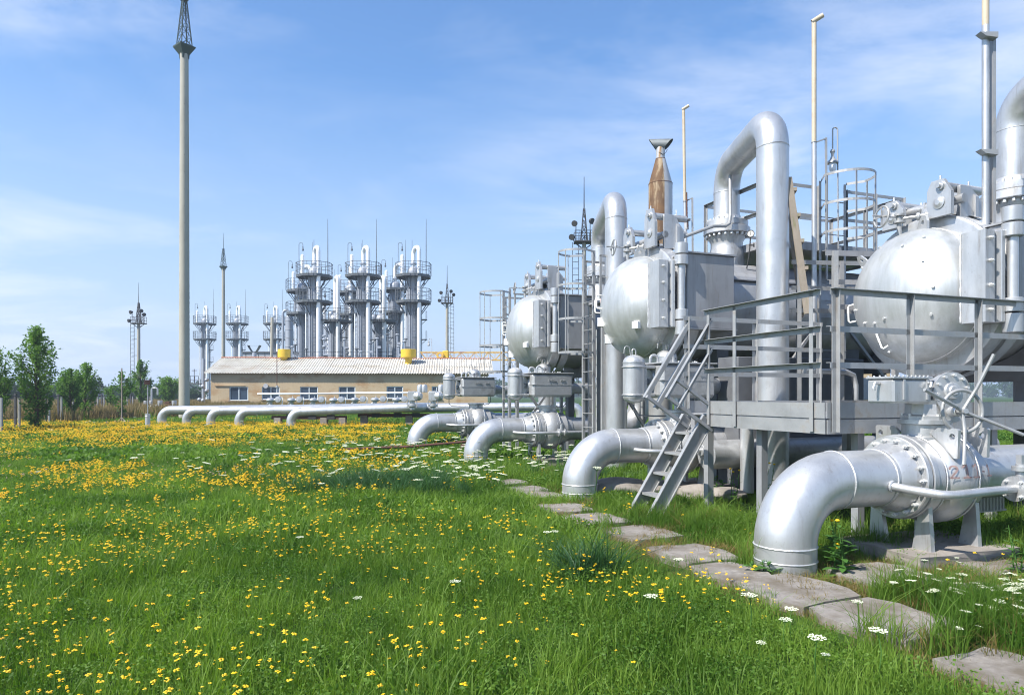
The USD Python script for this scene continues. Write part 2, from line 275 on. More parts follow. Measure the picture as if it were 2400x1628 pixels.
def scatter(name, protos, pos, idx, rz, scl, label, cat, tilt=None):
    """countless small things: one PointInstancer"""
    pi = UsdGeom.PointInstancer.Define(stage, '/World/' + name)
    rel = pi.CreatePrototypesRel()
    for k, (mb, mat) in enumerate(protos):
        path = '/World/%s/%s' % (name, 'variant' if k == 0 else 'variant_%03d' % k)
        usdkit.mesh(stage, path, mb.mesh() if isinstance(mb, MB) else mb, M[mat], smooth=False); rel.AddTarget(path)
    n = len(pos); h = np.asarray(rz) / 2
    q = np.stack([np.cos(h), np.zeros(n), np.zeros(n), np.sin(h)], 1)
    if tilt is not None:
        a, m = tilt; t = np.stack([np.cos(m / 2), np.sin(m / 2) * np.cos(a), np.sin(m / 2) * np.sin(a), np.zeros(n)], 1)
        w1, x1, y1, z1 = t.T; w2, x2, y2, z2 = q.T
        q = np.stack([w1*w2-x1*x2-y1*y2-z1*z2, w1*x2+x1*w2+y1*z2-z1*y2, w1*y2-x1*z2+y1*w2+z1*x2, w1*z2+x1*y2-y1*x2+z1*w2], 1)
    pi.CreatePositionsAttr(Vt.Vec3fArray.FromNumpy(np.asarray(pos, np.float32)))
    pi.CreateProtoIndicesAttr(Vt.IntArray.FromNumpy(np.asarray(idx, np.int32)))
    pi.CreateOrientationsAttr(Vt.QuathArray([Gf.Quath(float(a), float(b), float(c), float(d)) for a, b, c, d in q]))
    s = np.asarray(scl, np.float32); s = np.repeat(s[:, None], 3, 1) if s.ndim == 1 else s
    pi.CreateScalesAttr(Vt.Vec3fArray.FromNumpy(s))
    return tag(pi.GetPrim(), label, cat, kind='stuff')

def P(px, py, Y): return np.array([(px - CX) / FPX * Y, Y, EYE - (py - HY) / FPX * Y])   # a pixel of the photograph seen at depth Y
def G(px, py): Y = FPX * EYE / (py - HY); return np.array([(px - CX) / FPX * Y, Y, 0.0])     # the same on the ground

AL = math.radians(20.5)
E1 = np.array([math.cos(AL), math.sin(AL), 0]); E2 = np.array([-math.sin(AL), math.cos(AL), 0]); EZ = np.array([0, 0, 1.0])
def arc(c, a, b, R, t0, t1, n=12):
    t = np.linspace(t0, t1, n); return np.asarray(c) + R * (np.cos(t)[:, None] * np.asarray(a) + np.sin(t)[:, None] * np.asarray(b))
def bolts(parent, c, axis, R, n, r=0.018, h=0.03, mat='bolt', single=True, name='bolt', a0=0.0, stud=0.02):
    d, s, u = frame_of(axis); mb = MB()
    for k in range(n):
        a = 2 * PI * k / n + a0; p = np.asarray(c) + R * (math.cos(a) * s + math.sin(a) * u)
        if not single: mb.cyl(p, p + d * h, r, 6); continue
        b = MB().cyl(p, p + d * h, r, 6)
        if stud: b.cyl(p + d * h, p + d * (h + stud), r * 0.55, 6)
        b.build(name, mat, parent, smooth=False)
    if not single: tag(mb.build(name + '_ring', mat, parent, smooth=False))

# ------------------------------------------------------------------ ground
def ground_mesh():
    xs = np.concatenate([-np.geomspace(3000, 14, 26), np.linspace(-12, 14, 53), np.geomspace(16, 3000, 26)])
    ys = np.concatenate([np.linspace(-30, 2, 9), np.linspace(2.5, 20, 50), np.geomspace(21, 4000, 40)])
    X, Y = np.meshgrid(xs, ys, indexing='ij')
    Z = (meshkit.fbm(np.stack([X * 0.5, Y * 0.5, X * 0], -1), 3, 4) - 0.5) * 0.06
    Z = np.where((Y > 60) | (Y < 2) | (abs(X) > 60), -0.02, Z) - 0.03
    n, m = X.shape; I = np.arange(n * m).reshape(n, m)
    F = np.stack([I[:-1, :-1], I[1:, :-1], I[1:, 1:], I[:-1, 1:]], -1).reshape(-1, 4)
    return np.stack([X, Y, Z], -1).reshape(-1, 3), F
b = MB(); b.add(*ground_mesh()); tag(b.build('ground', 'soil', smooth=True), kind='structure', label='meadow ground stretching to the horizon')

# ------------------------------------------------------------------ stepping slabs of the path
rng = np.random.default_rng(5)
path = thing('path', 'line of weathered square concrete slabs through the grass', None, kind='structure')
SLABS = []
for (px, py, sz) in ((1190, 1133, .7), (1235, 1148, .75), (1262, 1162, .75), (1324, 1194, .75), (1391, 1219, .8), (1500, 1251, .8), (1622, 1300, .8), (1712, 1346, .62), (1858, 1387, .86), (2084, 1356, .85), (2075, 1458, .85),
                     (2313, 1326, .66), (2318, 1392, .5), (2370, 1585, .62)):
    g = G(px, py); SLABS.append((g[0], g[1], sz))
    k = 14; a = np.linspace(0, 2 * PI, k, endpoint=False)
    q = np.maximum(np.abs(np.cos(a)), np.abs(np.sin(a))); sz *= 0.90; rad = sz / 2 / q * (1 + rng.uniform(-0.10, 0.05, k))
    poly = np.stack([rad * np.cos(a), rad * np.sin(a)], 1)
    t = AL + rng.uniform(-0.12, 0.12)
    mb = MB().plate(poly, (g[0], g[1], -0.005 + rng.uniform(-.006, .008)), (math.cos(t), math.sin(t), 0), (-math.sin(t), math.cos(t), 0), 0.07)
    mb.build('slab', 'slab', path, smooth=False)

# ------------------------------------------------------------------ big inlet pipes and their valves
PD = 0.53; PR = PD / 2; PZ = 0.765; ER = 0.55
PIPES = [(-2.65, 19.0), (-0.80, 15.1), (1.02, 10.27), (2.44, 6.10)]      # where each comes out of the ground, far to near
def inlet_pipe(k, label, reach, up):
    t = thing('inlet_pipe', label, 'pipe', (*PIPES[k], 0), AL, 'big silver pipes coming out of the grass')
    el = arc((ER, 0, PZ - ER), (-1, 0, 0), (0, 0, 1), ER, 0, PI / 2, 18)
    MB().tube(np.vstack([[[0, 0, -0.25]], el]), PR, 40).build('elbow', 'silver_smooth', t, 60)
    MB().tube([(ER + 0.002, 0, PZ), (1.28, 0, PZ)], PR - 0.001, 40).build('straight_run', 'silver_smooth', t, 60)
    MB().ring((0, 0, PZ - ER), (0, 0, 1), PR + 0.002, 0.008).build('weld_seam', 'weld', t)
    MB().ring((ER, 0, PZ), (1, 0, 0), PR + 0.002, 0.008).build('weld_seam', 'weld', t)
    MB().ring((0, 0, 0.09), (0, 0, 1), PR + 0.003, 0.006).build('weld_seam', 'weld', t)
    MB().ring((1.06, 0, PZ), (1, 0, 0), PR + 0.002, 0.007).build('weld_seam', 'weld', t)
    if up:
        e2 = arc((reach, 0, PZ + ER), (0, 0, -1), (1, 0, 0), ER, 0, PI / 2, 14)
        MB().tube(np.vstack([[[2.2, 0, PZ]], e2, [[reach + ER, 0, 2.1]]]), PR, 32).build('far_run', 'silver', t, 60)
    else:
        MB().tube([(2.2, 0, PZ), (reach, 0, PZ)], PR, 40).build('far_run', 'silver_smooth', t, 60)
    return t
inlet_pipe(0, 'farthest big silver pipe, elbow rising beside the rusty pipe and beyond the white flowers', 3.4, True)
inlet_pipe(1, 'second big silver pipe from the back, elbow rising among white umbel flowers', 3.6, True)
inlet_pipe(2, 'big silver pipe whose elbow rises just left of the steel steps', 3.6, True)
inlet_pipe(3, 'nearest and largest silver pipe with its elbow at the right front of the meadow', 8.5, False)

def valve_body(t, single):
    c = 1.72
    # hub flange, bulging barrel, rear flange
    MB().lathe([(PR, 1.10), (PR + 0.012, 1.12), (PR + 0.06, 1.24), (PR + 0.06, 1.272), (0.0, 1.272)], (0, 0, PZ), (1, 0, 0), 44).build('hub', 'silver', t, 30)
    MB().lathe([(0.0, 1.274), (0.385, 1.274), (0.393, 1.282), (0.393, 1.332), (0.385, 1.34), (0, 1.34)], (0, 0, PZ), (1, 0, 0), 44).build('flange', 'silver', t, 30)
    MB().lathe([(0.0, 1.346), (0.40, 1.346), (0.405, 1.352), (0.405, 1.40), (0.40, 1.408), (0, 1.408)], (0, 0, PZ), (1, 0, 0), 44).build('flange', 'silver', t, 30)
    prof = [(0.0, 1.41), (0.385, 1.41), (0.392, 1.43), (0.392, 1.50)]
    for a in np.linspace(-0.9, 0.9, 13): prof.append((0.20 + 0.262 * math.cos(a * 0.98), c + 0.02 + 0.27 * math.sin(a)))
    prof += [(0.372, 2.02), (0.372, 2.08), (0.31, 2.09), (0.30, 2.16), (PR + 0.02, 2.24), (PR, 2.26)]
    MB().lathe(prof, (0, 0, PZ), (1, 0, 0), 48).build('barrel', 'silver' if single else 'silver_cast', t, 28)
    for s in (1.515, 1.86): MB().ring((s, 0, PZ), (1, 0, 0), 0.395 if s < 1.6 else 0.452, 0.007, 44).build('weld_seam', 'weld', t)
    bolts(t, (1.275, 0, PZ), (-1, 0, 0), 0.352, 18, 0.021, 0.034, single=True)
    MB().lathe([(0, 1.10), (0.24, 1.10), (0.24, 1.145), (0.20, 1.155), (0.20, 1.26), (0.235, 1.27), (0.235, 1.31), (0, 1.31)], (c, 0, 0), (0, 0, 1), 32).build('neck', 'silver', t, 30)
    bolts(t, (c, 0, 1.145), (0, 0, 1), 0.222, 12, 0.014, 0.022, single=single, stud=0)
    # two feet on a concrete footing
    for s in (1.40, 2.02):
        for y in (-0.24, 0.24):
            MB().plate([(-0.10, 0), (0.10, 0), (0.07, 0.42 if single else 0.36), (-0.02, 0.42 if single else 0.36)], (s, y, 0.10), (0, 1 if y > 0 else -1, 0), (0, 0, 1), 0.05).build('foot', 'silver', t, False)
    return c

def footing(k, label, sz=(1.3, 0.95, 0.18)):
    o = np.array([*PIPES[k], 0]) + E1 * 1.72
    mb = MB(); v = trimesh.creation.box(sz); v = v.subdivide().subdivide()
    p = np.array(v.vertices); p += (meshkit.fbm(p * 5 + k, 3, 3)[:, None] - 0.5) * 0.07
    t = thing('concrete_footing', label, 'footing', (*o[:2], 0.02), AL)
    mb.add(p, v.faces).build('block', 'concrete', t, False)

def gas_valve(src_k, label):
    t = thing('gas_valve', label, 'valve', (*PIPES[src_k], 0), AL, 'silver ball valves with box gear and bottles')
    c = valve_body(t, False)
    # gear housing: ribbed cast box with round relief and lifting eyes
    g = MB().box((c, 0, 1.765), (1.0, 0.66, 0.53), 0, 0.05); g.build('gear_housing', 'silver_cast', t, 30)
    MB().box((c, 0, 1.775), (1.012, 0.672, 0.014)).build('seam_rib', 'silver', t, False)
    MB().box((c, 0, 2.04), (1.03, 0.69, 0.025), 0, 0.006).build('housing_lid', 'silver_cast', t, 30)
    MB().lathe([(0.0, 0.02), (0.20, 0.02), (0.215, 0.0), (0.225, -0.02)], (c - 0.505, 0.06, 1.76), (-1, 0, 0), 30).build('round_cover', 'silver_cast', t, 30)
    MB().lathe([(0.0, 0.05), (0.05, 0.05), (0.055, 0.0)], (c - 0.515, 0.06, 1.76), (-1, 0, 0), 16).build('cover_boss', 'silver', t, 30)
    for y in (-0.22, 0.22):
        MB().tube(np.vstack([[[c - 0.36, y, 2.03]], arc((c - 0.29, y, 2.12), (-1, 0, 0), (0, 0, 1), 0.07, 0, PI, 9), [[c - 0.22, y, 2.03]]]), 0.022, 8).build('lifting_eye', 'silver', t)
    bolts(t, (c, 0, 2.05), (0, 0, 1), 0.30, 12, 0.014, 0.03, single=False)
    MB().cyl((c - 0.04, 0.05, 2.05), (c - 0.04, 0.05, 2.17), 0.022, 8).cyl((c - 0.09, 0.05, 2.13), (c + 0.01, 0.05, 2.13), 0.014, 6).build('indicator_stub', 'darksteel', t)
    for y, dz in ((-0.06, 0.0), ):
        pass
    # gas bottles
    def bottle(x, y, z0, z1, r):
        prof = [(0.0, z0)] + [(r * math.sin(a), z0 + 0.10 - 0.10 * math.cos(a)) for a in np.linspace(0.15, PI / 2, 6)] + [(r, z0 + 0.10), (r, z1 - 0.13), (r + 0.006, z1 - 0.13), (r + 0.006, z1 - 0.115), (r, z1 - 0.115)]
        prof += [(r * math.cos(a), z1 - 0.115 + 0.115 * math.sin(a)) for a in np.linspace(0.1, 1.45, 7)] + [(0.0, z1)]
        q = MB().lathe(prof, (x, y, 0), (0, 0, 1), 26).build('gas_bottle', 'silver', t, 40)
        MB().tube(np.vstack([[[x - 0.03, y, z1 - 0.02]], arc((x, y, z1 + 0.06), (-1, 0, 0), (0, 0, 1), 0.03, 0, PI, 7), [[x + 0.03, y, z1 - 0.02]]]), 0.011, 6).build('bottle_eye', 'silver', q)
        MB().tube(np.vstack([[[x - 0.06, y, z1 - 0.02], [x - 0.07, y, z1 + 0.06]], arc((x - 0.12, y, z1 + 0.08), (1, 0, 0), (0, 0, 1), 0.05, 0, PI, 8), [[x - 0.175, y, z1 + 0.02]]]), 0.008, 6).build('bottle_tube', 'rail', q)
    bottle(c - 0.80, -0.02, 1.42, 2.17, 0.17)
    bottle(c + 0.12, 0.48, 1.55, 2.30, 0.17)
    for z in (1.55, 1.98):
        MB().box((c - 0.66, -0.02, z), (0.30, 0.30, 0.05), 0, 0.008).ring((c - 0.80, -0.02, z), (0, 0, 1), 0.178, 0.012, 24).build('bottle_bracket', 'silver_cast', t, 30)
    MB().box((c - 0.70, -0.15, 1.765), (0.10, 0.012, 0.38)).build('bracket_plate', 'silver', t, False)
    MB().tube([(c - 0.80, -0.02, 1.42), (c - 0.80, -0.02, 1.30), (c - 0.74, -0.02, 1.235), (c - 0.45, -0.05, 1.22), (c - 0.24, -0.05, 1.22)], 0.011, 6).build('oil_pipe', 'darksteel', t)
    MB().tube([(c + 0.40, -0.15, 1.50), (c + 0.40, -0.15, 1.36), (c + 0.34, -0.12, 1.28), (c + 0.22, -0.05, 1.26)], 0.011, 6).build('oil_pipe', 'darksteel', t)
    # horizontal power cylinder
    prof = [(0.17, 0), (0.17, 0.05), (0.125, 0.055), (0.125, 0.62)] + [(0.125 * math.cos(a), 0.62 + 0.10 * math.sin(a)) for a in np.linspace(0.2, 1.5, 6)] + [(0, 0.72)]
    MB().lathe(prof, (c + 0.505, 0.02, 1.70), (1, 0, 0), 26).build('power_cylinder', 'silver_cast', t, 40)
    for nm, y, s, dz in (('0 50a', -0.345, 0.0, 0.10), ('KM', -0.345, 0.30, 0.10)):
        tx = meshkit.text_mesh(nm, 0.05, 0.012); v = np.array(tx.vertices)
        MB().add(np.stack([c - 0.12 + s + v[:, 0], np.full(len(v), -0.333) - v[:, 2], 1.80 + dz * 0.5 + v[:, 1]], 1), tx.faces).build('cast_lettering', 'silver', t, False)
    # bypass tube with a small flanged valve
    MB().tube([(0.80, -0.24, 0.72), (0.86, -0.40, 0.715), (1.05, -0.56, 0.71), (1.45, -0.60, 0.71), (1.72, -0.60, 0.715)], 0.034, 12).build('bypass_tube', 'silver', t)
    MB().lathe([(0, 0), (.085, 0), (.085, .03), (.05, .035), (.05, .13), (.085, .135), (.085, .165), (0, .165)], (1.72, -0.60, 0.715), (1, 0, 0), 20).cyl((1.80, -0.60, 0.75), (1.80, -0.60, 0.90), 0.03, 10).box((1.78, -0.6, 0.91), (0.16, 0.025, 0.025)).build('bypass_valve', 'silver', t, 30)
    MB().tube([(1.885, -0.60, 0.715), (2.3, -0.60, 0.715), (2.7, -0.58, 0.715), (2.8, -0.3, 0.715)], 0.034, 12).build('bypass_tube', 'silver', t)
    return t
GV = gas_valve(2, 'silver ball valve with gear box and bottles, half hidden behind the steel steps')
dup(GV, (*PIPES[1], 0), AL, 'silver ball valve with gear box below the smallest round vessel, behind the pipe among umbels')
dup(GV, (*PIPES[0], 0), AL, 'farthest silver ball valve with gear box, in front of the ochre building')
footing(3, 'broken mossy concrete footing under the nearest valve')
footing(2, 'pale broken concrete footing under the valve behind the steps', (1.5, 1.0, 0.24))
footing(1, 'concrete footing under the valve below the smallest vessel')
footing(0, 'farthest concrete footing, beside the rusty pipe')

from shapely.geometry import Point, MultiPoint, Polygon
# nearest valve: gear box with worm housing and hand wheel
t = thing('gas_valve', 'nearest silver ball valve with hand wheel and faded red number on its barrel', 'valve', (*PIPES[3], 0), AL, 'silver ball valves with box gear and bottles')
c = valve_body(t, True)
lugp = Polygon([(0.40, 0.20), (0.435, 0.20), (0.445, 0.46), (0.43, 0.475), (0.24, 0.475), (0.17, 0.42)]).difference(Point(0.385, 0.40).buffer(0.028, 6))
for s in (1.60, 1.99):
    for sg in (-1, 1): MB().plate(lugp, (s, 0, PZ), (0, sg, 0), (0, 0, 1), 0.035).build('lug', 'silver', t, False)
MB().box((c - 0.34, 0.0, 1.585), (0.50, 0.30, 0.23), 0, 0.02).build('gear_housing', 'silver', t, 30)
MB().box((c - 0.34, 0.0, 1.712), (0.515, 0.315, 0.022), 0, 0.006).build('housing_lid', 'silver', t, 30)
lb = MB()
for k in range(9): lb.cyl((c - 0.57 + k * 0.053, -0.150, 1.722), (c - 0.57 + k * 0.053, -0.150, 1.736), 0.009, 6)
for k in range(5): lb.cyl((c - 0.588, -0.13 + k * 0.065, 1.722), (c - 0.588, -0.13 + k * 0.065, 1.736), 0.009, 6)
lb.build('lid_bolts', 'bolt', t, False)
for s in (-0.46, -0.16): MB().box((c + s, -0.156, 1.60), (0.02, 0.014, 0.19)).build('housing_rib', 'silver', t, False)
MB().tube([(c - 0.60, 0.0, 1.66), (c - 0.65, 0.0, 1.66), (c - 0.665, 0.0, 1.62), (c - 0.66, 0.0, 1.59)], 0.016, 8).build('hook', 'silver', t)
MB().tube([(c - 0.13, -0.15, 1.66), (c - 0.15, -0.19, 1.665), (c - 0.17, -0.195, 1.62)], 0.014, 8).build('hook', 'silver', t)
MB().lathe([(0, 1.31), (0.215, 1.31), (0.215, 1.345), (0.18, 1.36), (0.17, 1.46), (0.20, 1.50), (0, 1.50)], (c, 0, 0), (0, 0, 1), 10).build('pedestal', 'silver', t, 20)
bolts(t, (c, 0, 1.345), (0, 0, 1), 0.198, 10, 0.014, 0.022, stud=0)
MB().lathe([(0.09, 0), (0.11, 0.01), (0.09, 0.03), (0.09, 0.05), (0.115, 0.06), (0.115, 0.09), (0.09, 0.10), (0.09, 0.14)], (c - 0.09, -0.05, 1.60), (1, -0.35, 0), 22).build('coupling', 'silver', t, 30)
# worm housing: tear-shaped cover facing the path
wn = unit(np.array([-0.30, -1.0, 0.06])); ws = unit(np.cross((0, 0, 1), wn)); wc = np.array([c + 0.10, -0.16, 1.585])
tear = MultiPoint(list(Point(0, 0).buffer(0.165, 10).exterior.coords) + list(Point(0.02, -0.20).buffer(0.085, 8).exterior.coords)).convex_hull
MB().plate(tear, wc, ws, (0, 0, 1), 0.10).build('worm_housing', 'silver', t, 30)
MB().plate(tear.buffer(0.016), wc + wn * 0.056, ws, (0, 0, 1), 0.022).build('worm_cover', 'silver', t, 30)
MB().lathe([(0.085, 0), (0.075, 0.02), (0.05, 0.022), (0.04, 0.035), (0, 0.035)], wc + wn * 0.067, wn, 22).build('cover_boss', 'silver', t, 30)
for k in range(10):
    a = 2 * PI * k / 10 + 0.2; q = wc + wn * 0.068 + 0.15 * (math.cos(a) * ws + math.sin(a) * EZ)
    if a < 3.5 or a > 6.0: MB().cyl(q, q + wn * 0.022, 0.015, 6).build('bolt', 'bolt', t, False)
hc = wc + np.array([-0.04, 0, 0]) - EZ * 0.20 + wn * 0.24
MB().cyl(hc - wn * 0.20, hc + wn * 0.05, 0.024, 12).lathe([(0.05, -0.14), (0.05, -0.06), (0.035, -0.05)], hc, wn, 18).build('wheel_shaft', 'silver', t, 30)
MB().ring(hc, wn, 0.195, 0.017, 40, 10).build('wheel_rim', 'rail', t)
for (a1, l1, a2, l2) in ((60, 0.20, 72, 0.36), (156, 0.05, 157, 0.44), (-22, 0.16, -25, 0.38), (-88, 0.14, -103, 0.36)):
    d1 = math.cos(math.radians(a1)) * ws + math.sin(math.radians(a1)) * EZ; d2 = math.cos(math.radians(a2)) * ws + math.sin(math.radians(a2)) * EZ
    p1 = hc + d1 * l1 + wn * 0.02
    MB().tube([hc, hc + d1 * l1 * 0.85 + wn * 0.015, p1 + d2 * 0.05 + wn * 0.02, p1 + d2 * l2 + wn * 0.10], 0.0165, 9).build('wheel_lever', 'rail', t)
# faded number painted on the barrel, wrapped round it
tx = meshkit.text_mesh('211-1', 0.13, 0.003); v = np.array(tx.vertices); tm_ = trimesh.Trimesh(v, tx.faces).subdivide().subdivide(); v = np.array(tm_.vertices)
ang = (v[:, 1] + 0.02) / 0.46; s_ = 1.50 + v[:, 0] * 1.05
rad = np.interp(s_, [1.50, 1.55, 1.62, 1.70, 1.80, 1.90, 1.98, 2.05], [0.412, 0.424, 0.452, 0.468, 0.470, 0.452, 0.425, 0.402])
MB().add(np.stack([s_, -rad * np.cos(ang), PZ + rad * np.sin(ang)], 1), tm_.faces).build('painted_number', 'red_mark', t, False)
MB().tube([(0.98, -0.25, 0.72), (1.03, -0.40, 0.705), (1.16, -0.60, 0.68), (1.26, -0.66, 0.68), (1.55, -0.66, 0.69), (2.02, -0.66, 0.70)], 0.040, 16).build('bypass_tube', 'silver', t)
MB().ring((0.985, -0.262, 0.72), (0.25, -1, 0), 0.045, 0.012, 20).build('weld_seam', 'weld', t)
for f0 in (2.00, 2.17): MB().lathe([(0, 0), (.115, 0), (.115, .032), (0, .032)], (f0, -0.66, 0.70), (1, 0, 0), 24).build('bypass_flange', 'silver', t, 30)
MB().cyl((2.03, -0.66, 0.70), (2.18, -0.66, 0.70), 0.055, 16).cyl((2.10, -0.66, 0.74), (2.10, -0.66, 0.92), 0.045, 14).lathe([(0, .86), (.075, .86), (.075, .90), (0, .90)], (2.10, -0.66, 0), (0, 0, 1), 18).box((2.10, -0.66, 0.955), (0.07, 0.05, 0.10)).build('bypass_valve', 'silver', t, 30)
bolts(t, (2.00, -0.66, 0.70), (-1, 0, 0), 0.09, 4, 0.016, 0.02, a0=0.78)
rods = MB()
for k in range(4):
    a = PI / 2 * k + 0.78; rods.cyl((2.03, -0.66 + 0.09 * math.cos(a), 0.70 + 0.09 * math.sin(a)), (2.18, -0.66 + 0.09 * math.cos(a), 0.70 + 0.09 * math.sin(a)), 0.009, 6)
rods.build('tie_rods', 'bolt', t, False)
MB().cyl((2.12, -0.67, 0.965), (2.55, -0.70, 0.955), 0.017, 10).build('valve_lever', 'silver', t)
MB().tube([(2.20, -0.66, 0.70), (2.9, -0.66, 0.70), (3.0, -0.3, 0.70)], 0.040, 14).build('bypass_tube', 'silver', t)

# ------------------------------------------------------------------ round pressure vessels
VES = [(0.50, 16.75, 3.10), (2.24, 12.04, 3.09), (5.38, 9.04, 2.85)]      # middle of the door ring, height of the axis
VR, VS = 0.80, 1.10
def vessel(k, label, near):
    X, Y, zc = VES[k]
    t = thing('pressure_vessel', label, 'pressure vessel', (X, Y, zc), AL, 'round-ended silver pressure vessels', scale=VS); zc = zc / VS
    dep = 0.56
    prof = [(0.0, -dep)] + [(VR * math.sin(a), -dep * math.cos(a)) for a in np.linspace(0.04, PI / 2, 22)] + [(VR, 0.10)]
    MB().lathe(prof, (0, 0, 0), (1, 0, 0), 64).build('domed_door', 'silver_head', t, 50)
    MB().lathe([(VR, 0.10), (0.93, 0.10), (0.965, 0.115), (0.97, 0.13), (0.97, 0.30), (0.955, 0.32), (VR, 0.33)], (0, 0, 0), (1, 0, 0), 64).build('clamp_ring', 'silver', t, 30)
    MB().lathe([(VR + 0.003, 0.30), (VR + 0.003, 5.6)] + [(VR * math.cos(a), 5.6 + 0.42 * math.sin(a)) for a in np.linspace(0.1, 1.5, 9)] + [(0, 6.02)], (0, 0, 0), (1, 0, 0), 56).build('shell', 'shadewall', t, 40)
    MB().ring((0.0, 0, 0), (1, 0, 0), VR + 0.001, 0.007, 56).build('weld_seam', 'weld', t)
    MB().ring((2.2, 0, 0), (1, 0, 0), VR + 0.004, 0.008, 56).build('weld_seam', 'weld', t)
    # door bracket plates, hinge post and side cabinet
    for sg in (-1, ):
        mb = MB().plate([(-0.64, 0), (-0.90, 0), (-0.99, -0.12), (-0.99, -0.26), (-0.74, -0.28)] if sg < 0 else [(0.64, 0), (0.74, -0.28), (0.99, -0.26), (0.99, -0.12), (0.90, 0)], (0, 0, 0.08), (0, 1, 0), (1, 0, 0), 0.98)
        mb.build('door_bracket', 'silver', t, False)
        if sg < 0:
            MB().tube([(-0.285, -0.735, z) for z in np.linspace(-0.4, 0.56, 20)], 0.011 + 0.004 * np.sin(np.arange(20) * 2.1), 6).build('weld_seam', 'weld', t)
            for z in (-0.28, -0.02, 0.24, 0.48):
                MB().cyl((-0.19, -0.985, z), (-0.19, -1.02, z), 0.022, 6).cyl((-0.19, -1.02, z), (-0.19, -1.035, z), 0.013, 6).build('bolt', 'bolt', t, False)
    MB().box((-0.04, -0.93, 0.08), (0.06, 0.20, 0.98), 0, 0.008).build('hinge_plate', 'silver', t, 30)
    hx, hy = 0.085, -1.04
    MB().cyl((hx, hy, -0.30), (hx, hy, 0.62), 0.055, 20).build('hinge_post', 'silver_smooth', t, 40)
    for z0, z1, r in ((0.66, 0.82, 0.098), (0.50, 0.645, 0.102), (-0.30, -0.15, 0.098), (-0.52, -0.315, 0.095)):
        MB().lathe([(0, z0), (r - 0.008, z0), (r, z0 + 0.008), (r, z1 - 0.008), (r - 0.008, z1), (0, z1)], (hx, hy, 0), (0, 0, 1), 26).build('hinge_sleeve', 'silver', t, 30)
    MB().box((hx + 0.12, hy + 0.10, 0.15), (0.025, 0.12, 0.92)).build('hinge_web', 'silver', t, False)
    MB().box((0.62, -0.86, 0.14), (0.84, 0.34, 1.10), 0, 0.012).build('side_cabinet', 'plate', t, 30)
    MB().box((0.62, -0.862, 0.70), (0.90, 0.40, 0.022)).build('cabinet_lid', 'plate', t, False)
    MB().box((0.62, -0.862, -0.42), (0.90, 0.40, 0.022)).build('cabinet_floor', 'plate', t, False)
    # locking gear on top of the ring
    for (y, h) in ((0.36, 0.34), (-0.26, 0.43)) if near else ((0.36, 0.46), (-0.30, 0.60)):
        if y < 0: MB().plate([(0.0, 0.02), (0.36, 0.02), (0.36, h * 0.55), (0.16, h * 0.92), (0.0, h * 0.92)], (0.20, y - 0.10, 0.86), (1, 0, 0), (0, 0, 1), 0.04).build('lock_plate', 'silver', t, False)
        for x in (0.03, 0.44):
            w = 0.30
            pl = MB().plate([(-w / 2, 0), (w / 2, 0), (w / 2, h * 0.62), (w * 0.18, h), (-w * 0.32, h), (-w / 2, h * 0.75)] if x < 0.2 else [(-w / 2, 0), (w / 2, 0), (w / 2, h * 0.55), (w * 0.1, h * 0.9), (-w / 2, h * 0.9)], (x, y, 0.90), (0, -1, 0), (0, 0, 1), 0.05)
            pl.build('lock_plate', 'silver', t, False)
        MB().cyl((-0.02, y - 0.02, 0.90 + h * 0.82), (0.66, y - 0.02, 0.90 + h * 0.82), 0.052, 16).cyl((-0.05, y - 0.02, 0.90 + h * 0.82), (-0.02, y - 0.02, 0.90 + h * 0.82), 0.03, 10).build('lock_pin', 'silver', t, 40)
        MB().cyl((0.40, y - 0.04, 0.90 + h * 0.42), (0.66, y - 0.04, 0.90 + h * 0.42), 0.04, 14).build('lock_pin', 'silver', t, 40)
        MB().lathe([(0.07, 0), (0.075, 0.012), (0.055, 0.014), (0.03, 0.03), (0, 0.03)], (0.005, y, 0.90 + h * 0.38), (-1, 0, 0), 18).build('pin_cover', 'silver', t, 30)
        MB().cyl((0.03, y, 0.90 + h * 0.98), (0.03, y, 0.90 + h + 0.05), 0.011, 6).cyl((0.5, y, 0.90 + h * 0.86), (0.5, y, 0.90 + h + 0.03), 0.011, 6).build('grease_nipple', 'bolt', t, False)
    MB().cyl((0.22, -0.42, 1.10), (0.22, 0.62, 1.10), 0.055, 18).build('lock_screw', 'silver', t, 40)
    MB().lathe([(0.085, 0), (0.09, 0.02), (0.09, 0.16), (0.085, 0.18), (0.0, 0.18)], (0.22, -0.12, 1.02), (0, 1, 0), 20).build('screw_nut', 'silver', t, 30)
    MB().plate([(-0.10, 0), (0.10, 0), (0.05, 0.24), (-0.05, 0.24)], (0.22, 0.06, 0.92), (1, 0, 0), (0, 0, 1), 0.03).build('screw_bracket', 'silver', t, False)
    # lifting lugs on the door
    from shapely.geometry import Polygon
    lug = Polygon([(-0.10, -0.06), (0.10, -0.06), (0.08, 0.08), (0.04, 0.15), (-0.04, 0.15), (-0.08, 0.08)]).difference(Point(0, 0.07).buffer(0.03, 6))
    for y, x in ((-0.10, -0.05), ) + (((0.62, -0.16), ) if near else ()):
        zz = math.sqrt(max(VR ** 2 - y ** 2, 0.04)) * (0.97 if near and y > 0.3 else 0.99)
        MB().plate(lug, (x, y, zz), (0.3, 1, 0) if near else (1, -0.3, 0), (0, y / VR, 1), 0.03).build('lifting_lug', 'silver', t, False)
    # small vent valve on the crown of the door
    vx, vy, vz = -0.12, 0.16, 0.76
    MB().cyl((vx, vy, vz), (vx, vy, vz + 0.20), 0.028, 12).lathe([(0, .15), (.065, .15), (.065, .175), (.035, .18), (.035, .23), (.06, .235), (.06, .26), (0, .26)], (vx, vy, vz), (0, 0, 1), 16).build('vent_valve', 'rail', t, 30)
